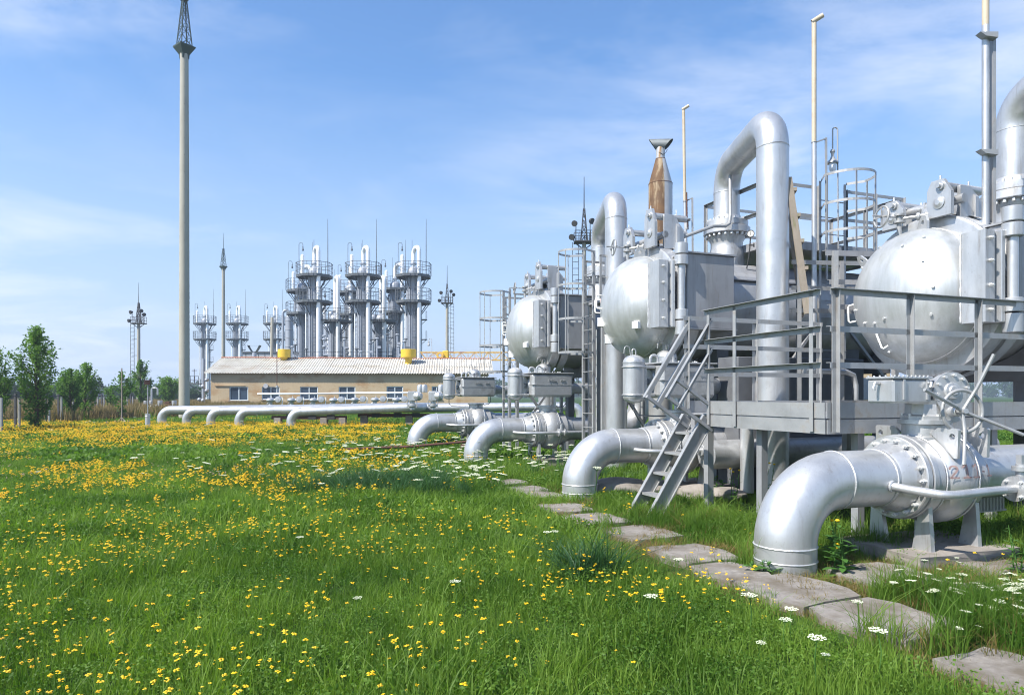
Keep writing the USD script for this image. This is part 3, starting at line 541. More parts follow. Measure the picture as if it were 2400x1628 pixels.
    MB().ring((vx - 0.22, vy + 0.06, vz + 0.22), (-1, 0.2, 0.1), 0.125, 0.013, 26).tube([(vx, vy, vz + 0.22), (vx - 0.34, vy + 0.08, vz + 0.23)], 0.012, 6).bar((vx - 0.22, vy - 0.06, vz + 0.22), (vx - 0.22, vy + 0.18, vz + 0.22), 0.015, 0.015).bar((vx - 0.22, vy + 0.06, vz + 0.10), (vx - 0.22, vy + 0.06, vz + 0.34), 0.015, 0.015).build('vent_wheel', 'rail', t)
    MB().cyl((vx, vy, vz + 0.2), (vx + 0.16, vy - 0.26, vz + 0.2), 0.02, 8).lathe([(0, 0), (.05, 0), (.05, .03), (.03, .03), (.03, .09), (.05, .09), (.05, .12), (0, .12)], (vx + 0.10, vy - 0.16, vz + 0.2), (0.5, -0.8, 0), 12).build('vent_pipe', 'rail', t, 30)
    def on_dome(y, z, out=0.0):
        r = math.hypot(y, z) / VR; x = -dep * math.sqrt(max(1 - r * r, 0)); n = unit((x / dep ** 2, y / VR ** 2, z / VR ** 2)); return np.array([x, y, z]) + n * out, n
    # grab handles, stops, bolts
    for (y, z, vert) in ((0.30, 0.10, 1), (0.52, 0.06, 1)) if not near else ((0.74, -0.12, 1), (0.10, -0.50, 0)):
        p, n = on_dome(y, z); u = unit(np.array([0, 0.05 if vert else 0.45, 1.0]))
        MB().tube([p - u * 0.11, p - u * 0.11 + n * 0.07, p - u * 0.09 + n * 0.085, p + u * 0.09 + n * 0.085, p + u * 0.11 + n * 0.07, p + u * 0.11], 0.011, 8).build('grab_handle', 'white', t)
    if not near:
        for (y, z) in ((0.42, -0.22), (0.30, -0.50)):
            p, n = on_dome(y, z, 0.02)
            MB().plate([(-0.075, -0.06), (0.075, -0.06), (0.0, 0.09)], p, unit(np.cross(n, EZ)), (0, 0, 1), 0.10).build('door_stop', 'silver', t, False)
        p, n = on_dome(-0.52, -0.34, 0.02); MB().box(p, (0.08, 0.11, 0.11), 0.4, 0.006).build('junction_box', 'white', t, False)
        p, n = on_dome(0.60, 0.12, 0.004); MB().plate([(-0.05, -0.08), (0.05, -0.08), (0.05, 0.08), (-0.05, 0.08)], p, unit(np.cross(EZ, n)), (0, 0, 1), 0.008).build('faded_label', 'red_label', t, False)
    else:
        for (y, z) in ((0.55, -0.12), (0.36, -0.30), (0.20, -0.52), (0.02, -0.28), (-0.12, 0.55), (-0.40, 0.33), (-0.52, 0.02), (-0.48, -0.28), (-0.20, -0.52), (0.14, -0.66), (0.28, 0.62), (0.55, 0.42), (-0.30, 0.62), (0.06, -0.42), (0.18, -0.32), (-0.36, -0.05)):
            p, n = on_dome(y, z); MB().cyl(p - n * 0.01, p + n * 0.022, 0.017, 6).build('bolt', 'bolt', t, False)
    # outlet nozzle with flange
    MB().lathe([(0.30, 0.55), (0.29, 0.98), (0.262, 1.06), (0.262, 1.16), (0.30, 1.22), (0.30, 1.29)], (1.70, 0, 0), (0, 0, 1), 36).build('nozzle', 'silver', t, 40)
    MB().lathe([(0, 1.29), (0.37, 1.29), (0.38, 1.30), (0.38, 1.39), (0.37, 1.40), (0, 1.40)], (1.70, 0, 0), (0, 0, 1), 40).build('nozzle_flange', 'silver', t, 30)
    if near: bolts(t, (1.70, 0, 1.285), (0, 0, -1), 0.335, 22, 0.024, 0.04, stud=0)
    else: bolts(t, (1.70, 0, 1.285), (0, 0, -1), 0.335, 22, 0.024, 0.04, stud=0)
    # saddles down to the ground
    for x in (1.15, 4.6):
        cr_ = [(0.82 * math.cos(a), 0.82 * math.sin(a)) for a in np.linspace(-0.75, -PI + 0.75, 14)]
        MB().plate([(-0.62, -1.02), (0.62, -1.02)] + cr_, (x, 0, 0), (0, 1, 0), (0, 0, 1), 0.22).build('saddle', 'darksteel', t, 20)
        for y in (-0.48, 0.48): MB().box((x, y, (-zc - 1.02) / 2), (0.16, 0.16, zc - 1.02)).build('saddle_leg', 'darksteel', t, False)
    # curved skirt strip under the ring
    MB().lathe([(0.99, 0.34), (0.99, 0.50)], (0, 0, 0), (1, 0, 0), 56).lathe([(0.985, 0.50), (0.985, 0.34)], (0, 0, 0), (1, 0, 0), 56).build('ring_band', 'silver', t, 40)
    # loose cover sheets lying on the shell
    mb = MB()
    for (x0, x1, a0, a1) in ((0.95, 2.6, -1.05, -0.55), ):
        n = 10; th = np.linspace(a0, a1, n); vs = []
        for x in (x0, x1):
            for q, a in enumerate(th): vs.append([x + 0.02 * q * (x == x0), 0.835 * math.sin(a) - 0.02, 0.835 * math.cos(a) + 0.012 * math.sin(q * 1.3)])
        f = [[q, q + 1, n + q + 1, n + q] for q in range(n - 1)]
        mb.add(vs, f); mb.add(np.array(vs) - [0, 0, 0.012], [r[::-1] for r in f])
    mb.build('cover_sheet', 'plate', t, False)
    return t
vessel(0, 'smallest round-ended silver vessel, behind the caged ladder', False)
vessel(1, 'middle round-ended silver vessel with a big grey side cabinet, left of the tall bent pipe', False)
vessel(2, 'nearest and largest round-ended silver vessel, behind the railing at the right', True)

# ------------------------------------------------------------------ tall bent pipes over the vessels
UR = 0.235
def riser(top, back, zf, front, label, drain=None, nb=True):
    """from a vessel's nozzle flange up, over and down to the ground"""
    back, front = np.array([*back, 0.0]), np.array([*front, 0.0]); d = unit(front - back); R = 0.46; zt = top - UR
    t = thing('riser_pipe', label, 'pipe', tuple(back), 0, 'tall bent silver pipes'); f = front - back
    p = [(0, 0, zf + 0.11), (0, 0, zt - R)]
    MB().tube(p, UR, 36).build('back_leg', 'silver_smooth', t, 60)
    b1 = arc(d * R + EZ * (zt - R), -d, EZ, R, 0, PI / 2, 14); b2 = arc(f - d * R + EZ * (zt - R), EZ, d, R, 0, PI / 2, 14)
    MB().tube(np.vstack([b1, b2]), UR, 40).build('bend', 'silver_smooth', t, 60)
    MB().tube([f + EZ * (zt - R), f], UR, 40).build('front_leg', 'silver_smooth', t, 60)
    for q, ax in ((EZ * (zt - R), EZ), (f + EZ * (zt - R), EZ)): MB().ring(q, ax, UR + 0.001, 0.005, 36).build('weld_seam', 'weld', t)
    pass
    MB().lathe([(0, zf), (0.37, zf), (0.38, zf + .01), (0.38, zf + .10), (0.37, zf + .11), (0.275, zf + .115), (UR, zf + .21)], (0, 0, 0), (0, 0, 1), 40).build('flange', 'silver', t, 30)
    bolts(t, (0, 0, zf + .11), (0, 0, 1), 0.335, 22, 0.024, 0.042, stud=0)
    if drain is not None: MB().tube([np.asarray(q) - back for q in drain], 0.03, 10).build('drain_tube', 'rail', t)
    return t
def nozzle_xy(k): v = np.array([VES[k][0], VES[k][1], 0]) + E1 * 1.70 * VS; return v[:2]
riser(5.98, nozzle_xy(0), 3.10 + 1.412 * VS, (2.217, 14.55), 'farther tall silver pipe bent over like a hook, behind the smallest vessel', None, False)
riser(5.98, nozzle_xy(1), 3.09 + 1.412 * VS, (3.95, 10.35), 'tall thick silver pipe bent over like a hook, left of the leaning wooden ladder',
      [P(1711, 395, 12.35), P(1712, 505, 12.2), P(1709, 524, 12.2), P(1700, 530, 12.15), P(1672, 530, 12.0), P(1630, 545, 11.9), P(1600, 556, 11.9)], False)
nz = nozzle_xy(2); riser(5.98, nz, 2.85 + 1.412 * VS, tuple(nz + np.array([0.25, -2.25])), 'silver bent pipe cut off by the right edge of the picture', None, True)

# pressure gauge on the middle vessel
g = P(1759, 548, 12.0); gn = unit(np.array([-0.25, -1, 0]))
t = thing('pressure_gauge', 'small round pressure gauge beside the flange under the tall bent pipe', 'gauge', tuple(g))
MB().lathe([(0, -0.03), (.062, -0.03), (.065, -.02), (.065, .02), (.056, .022), (.056, .014), (0, .014)], (0, 0, 0), gn, 26).build('case', 'black', t, 30)
MB().lathe([(0, .017), (.054, .017)], (0, 0, 0), gn, 24).build('dial', 'dial', t, False)
MB().bar(gn * .02 + np.array([0, 0, -.03]), gn * .02 + np.array([0, 0, .035]), .005, .003).build('pointer', 'black', t, False)
MB().tube([(0, 0, -.06), (-.01, 0, -.20), (-.03, 0, -.42), (-0.05, 0.05, -0.60)], .012, 8).box((0.02, 0, -.20), (.09, .02, .02)).box((0.06, 0, -.20), (.015, .02, .07)).build('stem', 'black', t, 30)

# ------------------------------------------------------------------ rusty stack and thin vent pipes
o = P(1548, 925, 14.6); t = thing('vent_stack', 'rust streaked silver stack with tapered top and trough-shaped cap', 'chimney', (o[0], o[1], 0))
zy = lambda y: EYE + (HY - y) / FPX * 14.6
def half(lo, hi, n): return np.linspace(lo, hi, n)
for nm, mat, a0, a1 in (('rusty_side', 'stack_rust', PI * 0.98, PI * 1.54), ('painted_side', 'stack', PI * 1.54, PI * 2.98)):
    a = np.linspace(a0, a1, 18); V = []; pr = [(0.252, 3.5), (0.252, 3.9), (0.253, zy(433)), (0.108, zy(374)), (0.098, zy(374))]
    for r, z in pr: V += [[r * math.cos(x), r * math.sin(x), z] for x in a]
    F = [[i * 18 + k, i * 18 + k + 1, (i + 1) * 18 + k + 1, (i + 1) * 18 + k] for i in range(len(pr) - 1) for k in range(17)]
    MB().add(V, F).build(nm, mat, t, 30)
MB().ring((0, 0, zy(373)), EZ, 0.10, 0.008, 24).ring((0, 0, zy(432)), EZ, 0.254, 0.005, 30).build('seam', 'rust', t)
MB().cyl((0, 0, 0), (0, 0, 3.5), 0.25, 24).build('base_pipe', 'shadewall', t, 40)
MB().cyl((0, 0, zy(375)), (0, 0, zy(345)), 0.094, 22).build('neck', 'stack', t, 40)
# trough cap: a short wide tube with both ends cut at a slant
n = 24; a = np.arange(n) * 2 * PI / n; r = 0.115; ez = zy(339); V = []
ax = unit(np.array([1, -0.35, -0.1])); sd = unit(np.cross(EZ, ax)); up = np.cross(ax, sd)
for rr in (r, r - 0.012):
    for sg in (-1, 1):
        for x in a: V.append(np.array([0, 0, ez]) + ax * sg * (0.17 + 0.085 * math.sin(x)) + rr * (math.cos(x) * sd + math.sin(x) * up))
F = []
for k in range(n):
    l = (k + 1) % n; F += [[k, l, n + l, n + k], [3 * n + k, 3 * n + l, 2 * n + l, 2 * n + k], [2 * n + k, 2 * n + l, l, k], [n + k, n + l, 3 * n + l, 3 * n + k]]
MB().add(V, F).build('trough_cap', 'cap', t, 40)
MB().tube([(-.09, -.02, zy(355)), (-.03, -.10, zy(362)), (.03, -.10, zy(366)), (.10, -.05, zy(360)), (.14, -.03, zy(352))], .006, 6).build('tie_wire', 'black', t)

def vent_pipe(px, ytop, Y, r, zbot, ycol, label, brackets=(), outlet=True, tilt=0.0):
    o = P(px, HY, Y); t = thing('vent_pipe', label, 'vent pipe', (o[0], Y, 0)); z = lambda y: EYE + (HY - y) / FPX * Y
    MB().cyl((tilt, 0, zbot), (tilt * 0.4, 0, z(ycol)), r * 1.04, 14).build('lower_tube', 'silver', t, 40)
    if outlet:
        MB().tube([(tilt * 0.4, 0, z(ycol)), (0, 0, z(ytop) - r * 1.2), (0, 0, z(ytop))], r, 14).build('upper_tube', 'cream', t, 40)
        MB().tube([(-r * 0.9, 0.0, z(ytop) - r * 0.4), (r * 3.2, -r * 1.5, z(ytop) + r * 1.8)], r * 1.02, 14, cap=False).build('outlet', 'cream', t, 40)
        MB().cyl((r * 3.0, -r * 1.4, z(ytop) + r * 1.68), (r * 3.15, -r * 1.46, z(ytop) + r * 1.76), r * 0.9, 12).build('outlet_mouth', 'black', t)
    else: MB().cyl((0, 0, z(ycol)), (0, 0, z(ytop)), r, 14).build('upper_tube', 'cream', t, 40)
    return t, z
t, z = vent_pipe(1602, 256, 12.4, 0.027, 3.6, 470, 'slim cream vent pipe just right of the rusty stack', tilt=0.06)
MB().ring((0.03, 0, z(472)), EZ, 0.035, 0.008, 14).bar((0.03, 0, z(472)), (0.16, 0, z(464)), .02, .02).bar((0.16, 0, z(464)), (0.17, 0, 3.5), .03, .03).build('bracket', 'rail', t, False)
MB().lathe([(0, 0), (.075, 0), (.075, .025), (.04, .03), (.04, -.16), (0, -.16)], (0.055, 0, z(517)), EZ, 16).build('flange', 'rail', t, 30)
MB().cyl((0.05, -0.03, z(452)), (0.06, -0.03, z(535)), 0.012, 8).build('rusty_rod', 'rust', t)
t, z = vent_pipe(1908, 50, 12.1, 0.041, 2.6, 335, 'tall cream vent pipe with side outlet rising beside the cage of the upper platform')
MB().ring((0, 0, z(334)), EZ, 0.042, 0.01, 16).bar((0.02, 0, z(334)), (0.22, 0.02, z(324)), .035, .02).bar((0.22, 0.02, z(322)), (0.235, 0.02, 3.6), .032, .032).build('bracket', 'rail', t, False)
t, z = vent_pipe(2310, -60, 8.55, 0.040, 3.4, 60, 'vent pipe clamped to a steel channel beside the right-hand bent pipe', outlet=False)
MB().box((0.10, 0.03, (z(76) + 3.6) / 2), (0.035, 0.10, z(76) - 3.6)).box((0.135, 0.03, (z(76) + 3.6) / 2), (0.03, 0.008, z(76) - 3.6)).build('channel', 'rail', t, False)
for y in (84, 356):
    MB().plate([(-0.13, 0), (0.09, 0.0), (0.09, -0.07), (-0.06, -0.05)], (0, -0.05, z(y)), (1, 0, 0), (0, 0, 1), 0.10).build('clamp', 'rail', t, False)

# ------------------------------------------------------------------ gooseneck lamp on the upper platform
o = P(1963, HY, 12.4); z = lambda y: EYE + (HY - y) / FPX * 12.4
t = thing('gooseneck_lamp', 'gooseneck lamp with glass bowl above the cage of the upper platform', 'lamp', (o[0], 12.4, 0))
MB().tube(np.vstack([[[0.015, 0, 4.2], [0, 0, z(330)]], arc((-0.045, 0, z(305)), (1, 0, 0), EZ, 0.045, 0, PI, 12) * [1, 1, 1], [[-0.09, 0, z(348)]]]), 0.013, 8).build('neck', 'rail', t)
MB().lathe([(0, .10), (.03, .09), (.045, .05), (.03, .02), (.025, -.03), (.05, -.09), (.09, -.13), (.10, -.15), (.10, -.165), (0, -.165)], (-0.09, 0, z(362)), EZ, 20).build('fitting', 'rail', t, 40)
MB().lathe([(.062, 0), (.068, -.05), (.062, -.11), (.035, -.15), (0, -.165)], (-0.09, 0, z(362) - .165), EZ, 20).build('glass_bowl', 'glass_white', t, 60)

# ------------------------------------------------------------------ lower platform with railing
DK, RT = 1.47, 1.16                         # top of the kick boards; rail height above it
C = np.array([3.20, 6.95, 0]); LB, LW = 5.2, 2.40
def pf(s, u, z): return C + E1 * s + E2 * u + EZ * z
plat = thing('work_platform', 'steel work platform with angle-iron railing in front of the nearest vessel', 'platform')
for z0, z1, o in ((DK - 0.16, DK, 0.0), (DK - 0.32, DK - 0.175, 0.004)):
    MB().bar(pf(-0.0 + o, -0.006, (z0 + z1) / 2), pf(LB, -0.006, (z0 + z1) / 2), 0.012, z1 - z0).build('edge_board', 'rail', plat, False)
    MB().bar(pf(-0.006 + o, 0.01, (z0 + z1) / 2), pf(-0.006 + o, 1.92, (z0 + z1) / 2), 0.012, z1 - z0).build('edge_board', 'rail', plat, False)
MB().bar(pf(0, LW, DK - .1), pf(LB, LW, DK - .1), 0.012, 0.2).build('edge_board', 'rail', plat, False)
for k in range(26): MB().box(pf(0.1 + k * 0.2, LW / 2, DK - 0.17), (0.19, LW - 0.05, 0.02), AL).build('deck_plank', 'plate', plat, False)
for u in (0.1, LW - 0.1): MB().bar(pf(0.02, u, DK - 0.255), pf(LB, u, DK - 0.255), 0.08, 0.13).build('deck_beam', 'plate', plat, False)
for s, u in ((0.55, 0.12), (2.6, 0.12), (4.7, 0.12), (0.2, 2.2), (2.6, 2.2), (4.7, 2.2), (0.22, 1.2)):
    MB().box(pf(s, u, (DK - 0.32) / 2), (0.09, 0.09, DK - 0.33), AL).build('leg', 'plate', plat, False)
ZR = (DK + RT, DK + 0.78, DK + 0.41)
for i, zr in enumerate(ZR):
    nm = ('top_rail', 'middle_rail', 'lower_rail')[i]
    MB().angle(pf(0.02, -0.03, zr), pf(LB, -0.03, zr), 0.055, 0.006, side=-1 if i == 0 else 1).build(nm, 'rail', plat, False)
    MB().angle(pf(-0.03, 0.04, zr), pf(-0.03, 1.98, zr), 0.055, 0.006, side=1 if i == 0 else 1).build(nm, 'rail', plat, False)
    MB().angle(pf(-0.06, LW, zr - 0.02), pf(2.35, LW, zr - 0.02), 0.055, 0.006).build(nm, 'rail', plat, False)
for s in (0.10, 1.13, 2.17, 3.2, 4.2): MB().angle(pf(s, -0.03, DK - 0.30), pf(s, -0.03, DK + RT - 0.01), 0.05, 0.006, up=E1).build('railing_post', 'rail', plat, False)
for u in (0.20, 1.42, 1.93): MB().angle(pf(-0.03, u, DK - 0.30), pf(-0.03, u, DK + RT - 0.01), 0.05, 0.006, up=E2).build('railing_post', 'rail', plat, False)
for s in (0.02, 1.15, 2.3): MB().angle(pf(s, LW + 0.02, DK - 0.1), pf(s, LW + 0.02, DK + RT - 0.03), 0.05, 0.006, up=E1).build('railing_post', 'rail', plat, False)

# steps up to the platform
st = thing('steel_steps', 'steep silver steel steps leading up to the work platform', 'steps')
RUN, TOPZ = 0.86, DK - 0.22
for u in (1.94, 2.38):
    p, q = pf(-0.01, u, TOPZ), pf(-RUN, u, -0.05)
    d_, s_, u_ = frame_of(q - p)
    MB().bar(p, q, 0.012, 0.17).bar(p + u_ * 0.085, q + u_ * 0.085, 0.055, 0.012).bar(p - u_ * 0.085, q - u_ * 0.085, 0.055, 0.012).build('stringer', 'rail', st, False)
sl = (TOPZ + 0.05) / (RUN - 0.01)
for zt in (0.27, 0.53, 0.79, 1.05): MB().box(pf(-0.01 - (TOPZ - zt) / sl, 2.16, zt), (0.15, 0.41, 0.03), AL).build('tread', 'rail', st, False)
for u in (1.93, 2.40):
    for zr in (ZR[0] - 0.1, ZR[1] - 0.1):
        L = 0.66 if zr > 2.3 else 0.50
        MB().angle(pf(0.02, u, zr), pf(-L, u, zr - L * sl), 0.05, 0.006, up=EZ, side=1 if u < 2 else -1).build('hand_rail', 'rail', st, False)
    perp = unit(E1 * sl + EZ * -1.0)        # square to the slope
    for zr, L in ((ZR[0] - 0.1, 0.64), (ZR[0] - 0.1, 0.50)):
        p = pf(-L, u - 0.02, zr - L * sl - 0.02)
        for k in range(60):                    # down to the stringer
            q = p + perp * (0.02 * k)
            rel = (q - C) @ E1
            if q[2] <= TOPZ + (rel + 0.01) * sl - 0.02: break
        if L == 0.64 or u < 2: MB().bar(p, q + perp * 0.10, 0.045, 0.04).build('rail_strut', 'plate', st, False)

# ------------------------------------------------------------------ upper platform between the vessels, with caged ladder
UD = 4.25; A0 = np.array([4.47, 11.93, 0]); UL, UW = 3.22, 1.75
def up_(s, u, z): return A0 + E1 * s + E2 * u + EZ * z
t = thing('upper_platform', 'high steel platform with railing behind the tall thick bent pipe', 'platform')
MB().box(up_(UL / 2, UW / 2, UD - 0.05), (UL, UW, 0.05), AL).build('deck', 'plate', t, False)
for e in (((0, 0), (UL, 0)), ((0, UW), (UL, UW)), ((0, 0), (0, UW)), ((UL, 0), (UL, UW))):
    MB().bar(up_(*e[0], UD - 0.04), up_(*e[1], UD - 0.04), 0.05, 0.14).build('edge_beam', 'plate', t, False)
for zr in (UD + 1.06, UD + 0.54):
    for e in (((0, 0), (1.10, 0)), ((1.78, 0), (UL, 0)), ((UL, 0), (UL, UW)), ((0, 0), (0, UW)), ((0, UW), (UL, UW))):
        MB().angle(up_(*e[0], zr), up_(*e[1], zr), 0.055, 0.006).build('rail', 'rail', t, False)
for s, u in ((0, 0), (0.5, 0), (1.10, 0), (1.78, 0), (2.5, 0), (UL, 0), (UL, UW / 2), (UL, UW), (0, UW / 2), (0, UW), (UL / 2, UW)):
    MB().angle(up_(s, u, UD - 0.1), up_(s, u, UD + 1.06), 0.05, 0.006, up=E1).build('railing_post', 'rail', t, False)
for s, u in ((0.1, 0.1), (UL - .1, 0.1)): MB().box(up_(s, u, UD / 2 - 0.05), (0.09, 0.09, UD - 0.12), AL).build('leg', 'plate', t, False)
MB().bar(up_(0.15, 0.1, 1.6), up_(1.5, 0.1, 3.2), .05, .05).bar(up_(UL - .1, 0.1, 1.6), up_(1.5, 0.1, 3.2), .05, .05).build('brace', 'plate', t, False)

def caged_ladder(o, right, out, z0, z1, hoops, label, wid=0.44, rad=0.36, rung=0.30, nb=4, group='caged steel ladders', zb=None):
    t = thing('caged_ladder', label, 'ladder', tuple(o), 0, group); right, out = unit(right), unit(out)
    for sg in (-1, 1): MB().angle(right * sg * wid / 2 + EZ * z0, right * sg * wid / 2 + EZ * z1, 0.05, 0.007, up=out).build('side_rail', 'rail', t, False)
    n = int((min(z1, hoops[0]) - z0 - 0.2) / rung)
    for k in range(n): MB().cyl(-right * wid / 2 + EZ * (z0 + 0.25 + k * rung), right * wid / 2 + EZ * (z0 + 0.25 + k * rung), 0.010, 7).build('rung', 'rail', t)
    th = np.linspace(0.0, PI, 17); hp = []
    for z in hoops:
        mb = MB(); pts = np.array([right * wid / 2 * 1.0] + [right * rad * math.cos(a) + out * (0.25 + rad * 1.1 * math.sin(a)) for a in th] + [-right * wid / 2 * 1.0]) + EZ * z
        for a, b_ in zip(pts[:-1], pts[1:]): mb.bar(a, b_ + unit(b_ - a) * 0.006, 0.006, 0.045)
        mb.build('hoop', 'rail', t, False)
    for a in np.linspace(0.12, PI - 0.12, nb):
        p = right * (rad - .004) * math.cos(a) + out * (0.25 + rad * 1.1 * math.sin(a) - .004)
        MB().bar(p + EZ * (zb if zb else hoops[-1]), p + EZ * hoops[0], 0.035, 0.008, up=out).build('cage_strip', 'rail', t, False)
    return t
caged_ladder(up_(1.44, -0.05, 0), E1, -E2, 0.0, UD + 1.14, (UD + 1.15, UD + 0.65, UD + 0.15), 'caged ladder rising to the upper platform, right of the tall bent pipe', wid=0.58, rad=0.47, zb=UD - 0.2)
oz = P(1378, HY, 14.75)
t1 = caged_ladder((oz[0], 14.75, 0), E2, -E1, 0.0, 4.62, (4.60, 3.88, 3.16, 2.45), 'caged ladder in front of the smallest round vessel', wid=0.48, rad=0.38, nb=4)
for dx in (0.10, ): MB().box((0.22, -0.05, 1.35), (0.10, 0.06, 3.2), AL).build('stay_post', 'rail', t1, False)
oz = P(1186, HY, 17.9)
caged_ladder((oz[0], 17.9, 0), E2, -E1, 0.0, 4.30, (4.20, 3.52, 2.82, 2.15), 'caged ladder left of the smallest vessel, in front of the long roof', wid=0.48, rad=0.42, nb=4)
# walkways that those ladders serve
for (o, zdk, lab, ln) in ((np.array([P(1378, HY, 14.75)[0], 14.75, 0]), 3.55, 'narrow walkway with handrail beside the smallest vessel', 1.6), (np.array([P(1186, HY, 17.9)[0], 17.9, 0]), 3.2, 'narrow walkway with handrail left of the smallest vessel', 1.5)):
    t = thing('walkway', lab, 'walkway', tuple(o), AL)
    MB().box((0.15 + ln / 2, 0, zdk), (ln, 0.7, 0.05)).build('deck', 'plate', t, False)
    for y in (-0.35, 0.35):
        MB().bar((0.1, y, zdk + 0.95), (ln, y, zdk + 0.95), .04, .04).bar((0.1, y, zdk + .5), (ln, y, zdk + .5), .035, .035).build('hand_rail', 'rail', t, False)
        for x in (0.12, ln): MB().bar((x, y, zdk), (x, y, zdk + 0.95), .04, .04).build('railing_post', 'rail', t, False)
    for x in (0.2, ln - .05):
        for y in (-.3, .3): MB().box((x, y, zdk / 2), (.07, .07, zdk - .06)).build('leg', 'rail', t, False)
    MB().bar((0.2, -.3, zdk - 1.2), (ln, -.3, 0.3), .06, .06).bar((ln, -.3, zdk - 1.0), (.2, -.3, .5), .06, .06).build('brace', 'plate', t, False)

# middle guard rails left of the nearest vessel
t = thing('guard_rail', 'low gate of angle-iron bars between the wooden ladder and the nearest vessel', 'railing')
for y in (609, 669, 722): MB().angle(P(1855, y, 10.3), P(1976, y + 3, 10.5), 0.06, 0.006).angle(P(1976, y + 3, 10.5), P(2060, y + 4, 10.6), 0.06, 0.006).build('bar', 'rail', t, False)
for px, y0, y1, Yd in ((1872, 612, 940, 10.33), (1972, 612, 940, 10.5)): MB().bar(P(px, y0, Yd), P(px, y1, Yd), .06, .06).build('railing_post', 'rail', t, False)
MB().angle(P(1935, 586, 10.0), P(2060, 590, 10.2), 0.075, 0.007).build('bar', 'plate', t, False)
MB().bar(P(1957, 588, 10.0), P(1957, 950, 10.0), 0.07, 0.07).build('railing_post', 'rail', t, False)
for y in (655, 713): MB().angle(P(1944, y, 10.05), P(2040, y + 2, 10.1), 0.065, 0.007).build('bar', 'plate', t, False)

# leaning wooden ladder
t = thing('wooden_ladder', 'weathered wooden ladder leaning beside the tall bent pipe', 'ladder')
a, b_ = P(1848, 416, 10.25), P(1893, 735, 10.0)
MB().bar(a, b_, 0.095, 0.035, up=(0, -1, 0)).build('side_rail', 'wood', t, False)
off = np.array([0.10, 0.42, 0])
MB().bar(a + off, b_ + off, 0.03, 0.07, up=(0, -1, 0)).build('side_rail', 'wood', t, False)
for f in (0.09, 0.28, 0.47, 0.67, 0.87):
    p = a + (b_ - a) * f + np.array([0.065, -0.03, 0]); MB().bar(p, p + off * 1.1, 0.05, 0.05).build('rung', 'wood', t, False)

# pipework and darkness under the platform
t = thing('manifold', 'dark pipework and frames in shade under the vessels', 'pipework')
MB().tube([pf(0.9, 3.2, 0.65), pf(7, 3.2, 0.65)], 0.22, 20).build('header', 'silver_cast', t, 50)
MB().tube([pf(1.4, 2.9, 0.1), pf(1.4, 2.9, 1.4)], 0.1, 14).build('stub', 'silver', t, 50)
for q in (0, 0.27): MB().tube([pf(1.8 + q, 5.0, 0.6), pf(1.8 + q, 5.0, 2.05)] + list(arc(pf(1.8 + q, 5.12, 2.05), -E2, EZ, 0.12, 0, PI, 8)) + [pf(1.8 + q, 5.24, 1.0)], 0.085, 12).build('vent_bend', 'silver', t, 50)
MB().tube([pf(2.2, 2.6, 1.9), pf(3.0, 2.6, 1.9), pf(3.15, 2.6, 1.85), pf(3.2, 2.6, 1.7), pf(3.2, 2.6, 0.4)], 0.045, 12).build('small_tube', 'silver', t, 50)
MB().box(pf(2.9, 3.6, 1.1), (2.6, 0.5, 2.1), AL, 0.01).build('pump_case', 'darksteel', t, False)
t = thing('pump_skid', 'dark sheet-steel pump housing in the shade behind the work platform', 'pump')
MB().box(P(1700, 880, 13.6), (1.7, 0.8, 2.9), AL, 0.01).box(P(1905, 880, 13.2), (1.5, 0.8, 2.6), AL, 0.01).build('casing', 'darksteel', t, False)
for px in (1650, 1740, 1880, 1940): MB().bar(P(px, 800, 12.9), P(px, 1010, 12.9), .06, .06).build('frame_post', 'plate', t, False)
for y in (838, 880): MB().bar(P(1840, y, 12.85), P(1990, y + 2, 13.3), .03, .03).build('frame_rung', 'rail', t, False)
t = thing('grating_panel', 'low corrugated grating panel in the grass at the right edge', 'panel')
for k in range(16): MB().box(pf(1.35 + k * 0.05, -0.35, 0.42), (0.022, 0.02, 0.20), AL).build('slat', 'rail', t, False)
MB().box(pf(1.75, -0.33, 0.52), (0.85, 0.02, 0.02), AL).box(pf(1.75, -0.33, 0.31), (0.85, 0.02, 0.02), AL).build('frame', 'rail', t, False)

# rubble under the steps and rusty pipe by the farthest valve
rr = random.Random(3)
for (px, py, Yd, s, lab) in ((1440, 1118, 10.6, .5, 'large pale stone behind the second nearest pipe elbow'), (1640, 1165, 10.2, .34, 'brown broken stone under the platform right of the steps'), (1700, 1160, 10.1, .30, 'jagged stone under the platform, right of the brown one')):
    g = P(px, py, Yd); m = trimesh.creation.icosphere(3, 1.0); v = np.array(m.vertices); v *= (0.72 + 0.55 * meshkit.fbm(v * 1.4 + px, 3, 2))[:, None] * np.array([s, s * .7, s * .38])
    q = MB().add(v + [0, 0, 0.08], m.faces).build('stone', 'concrete', None, 25)
    UsdGeom.Xformable(q).AddTranslateOp().Set(Gf.Vec3d(g[0], g[1], 0)); tag(q, lab, 'stone')
t = thing('rusty_pipe', 'thin rusty pipe lying across the slab by the farthest valve', 'pipe')
MB().tube([P(800, 1052, 17.2), P(960, 1046, 17.3), P(1100, 1034, 17.6), P(1180, 1030, 17.8)], 0.032, 12).build('tube', 'rust', t, 50)
for px, py in ((985, 1050), (1095, 1040)): q = P(px, py, 17.5); MB().box((q[0], q[1], q[2] / 2 - 0.05), (0.35, 0.12, q[2] + 0.1)).build('chock', 'rust', t, False)
t = thing('concrete_slab', 'low concrete slab under the farthest valve', 'slab'); q = np.array([*PIPES[0], 0]) + E1 * 1.2
MB().box(q + [0, 0, -0.02], (3.0, 1.5, 0.12), AL, 0.02).build('slab', 'slab', t, False)

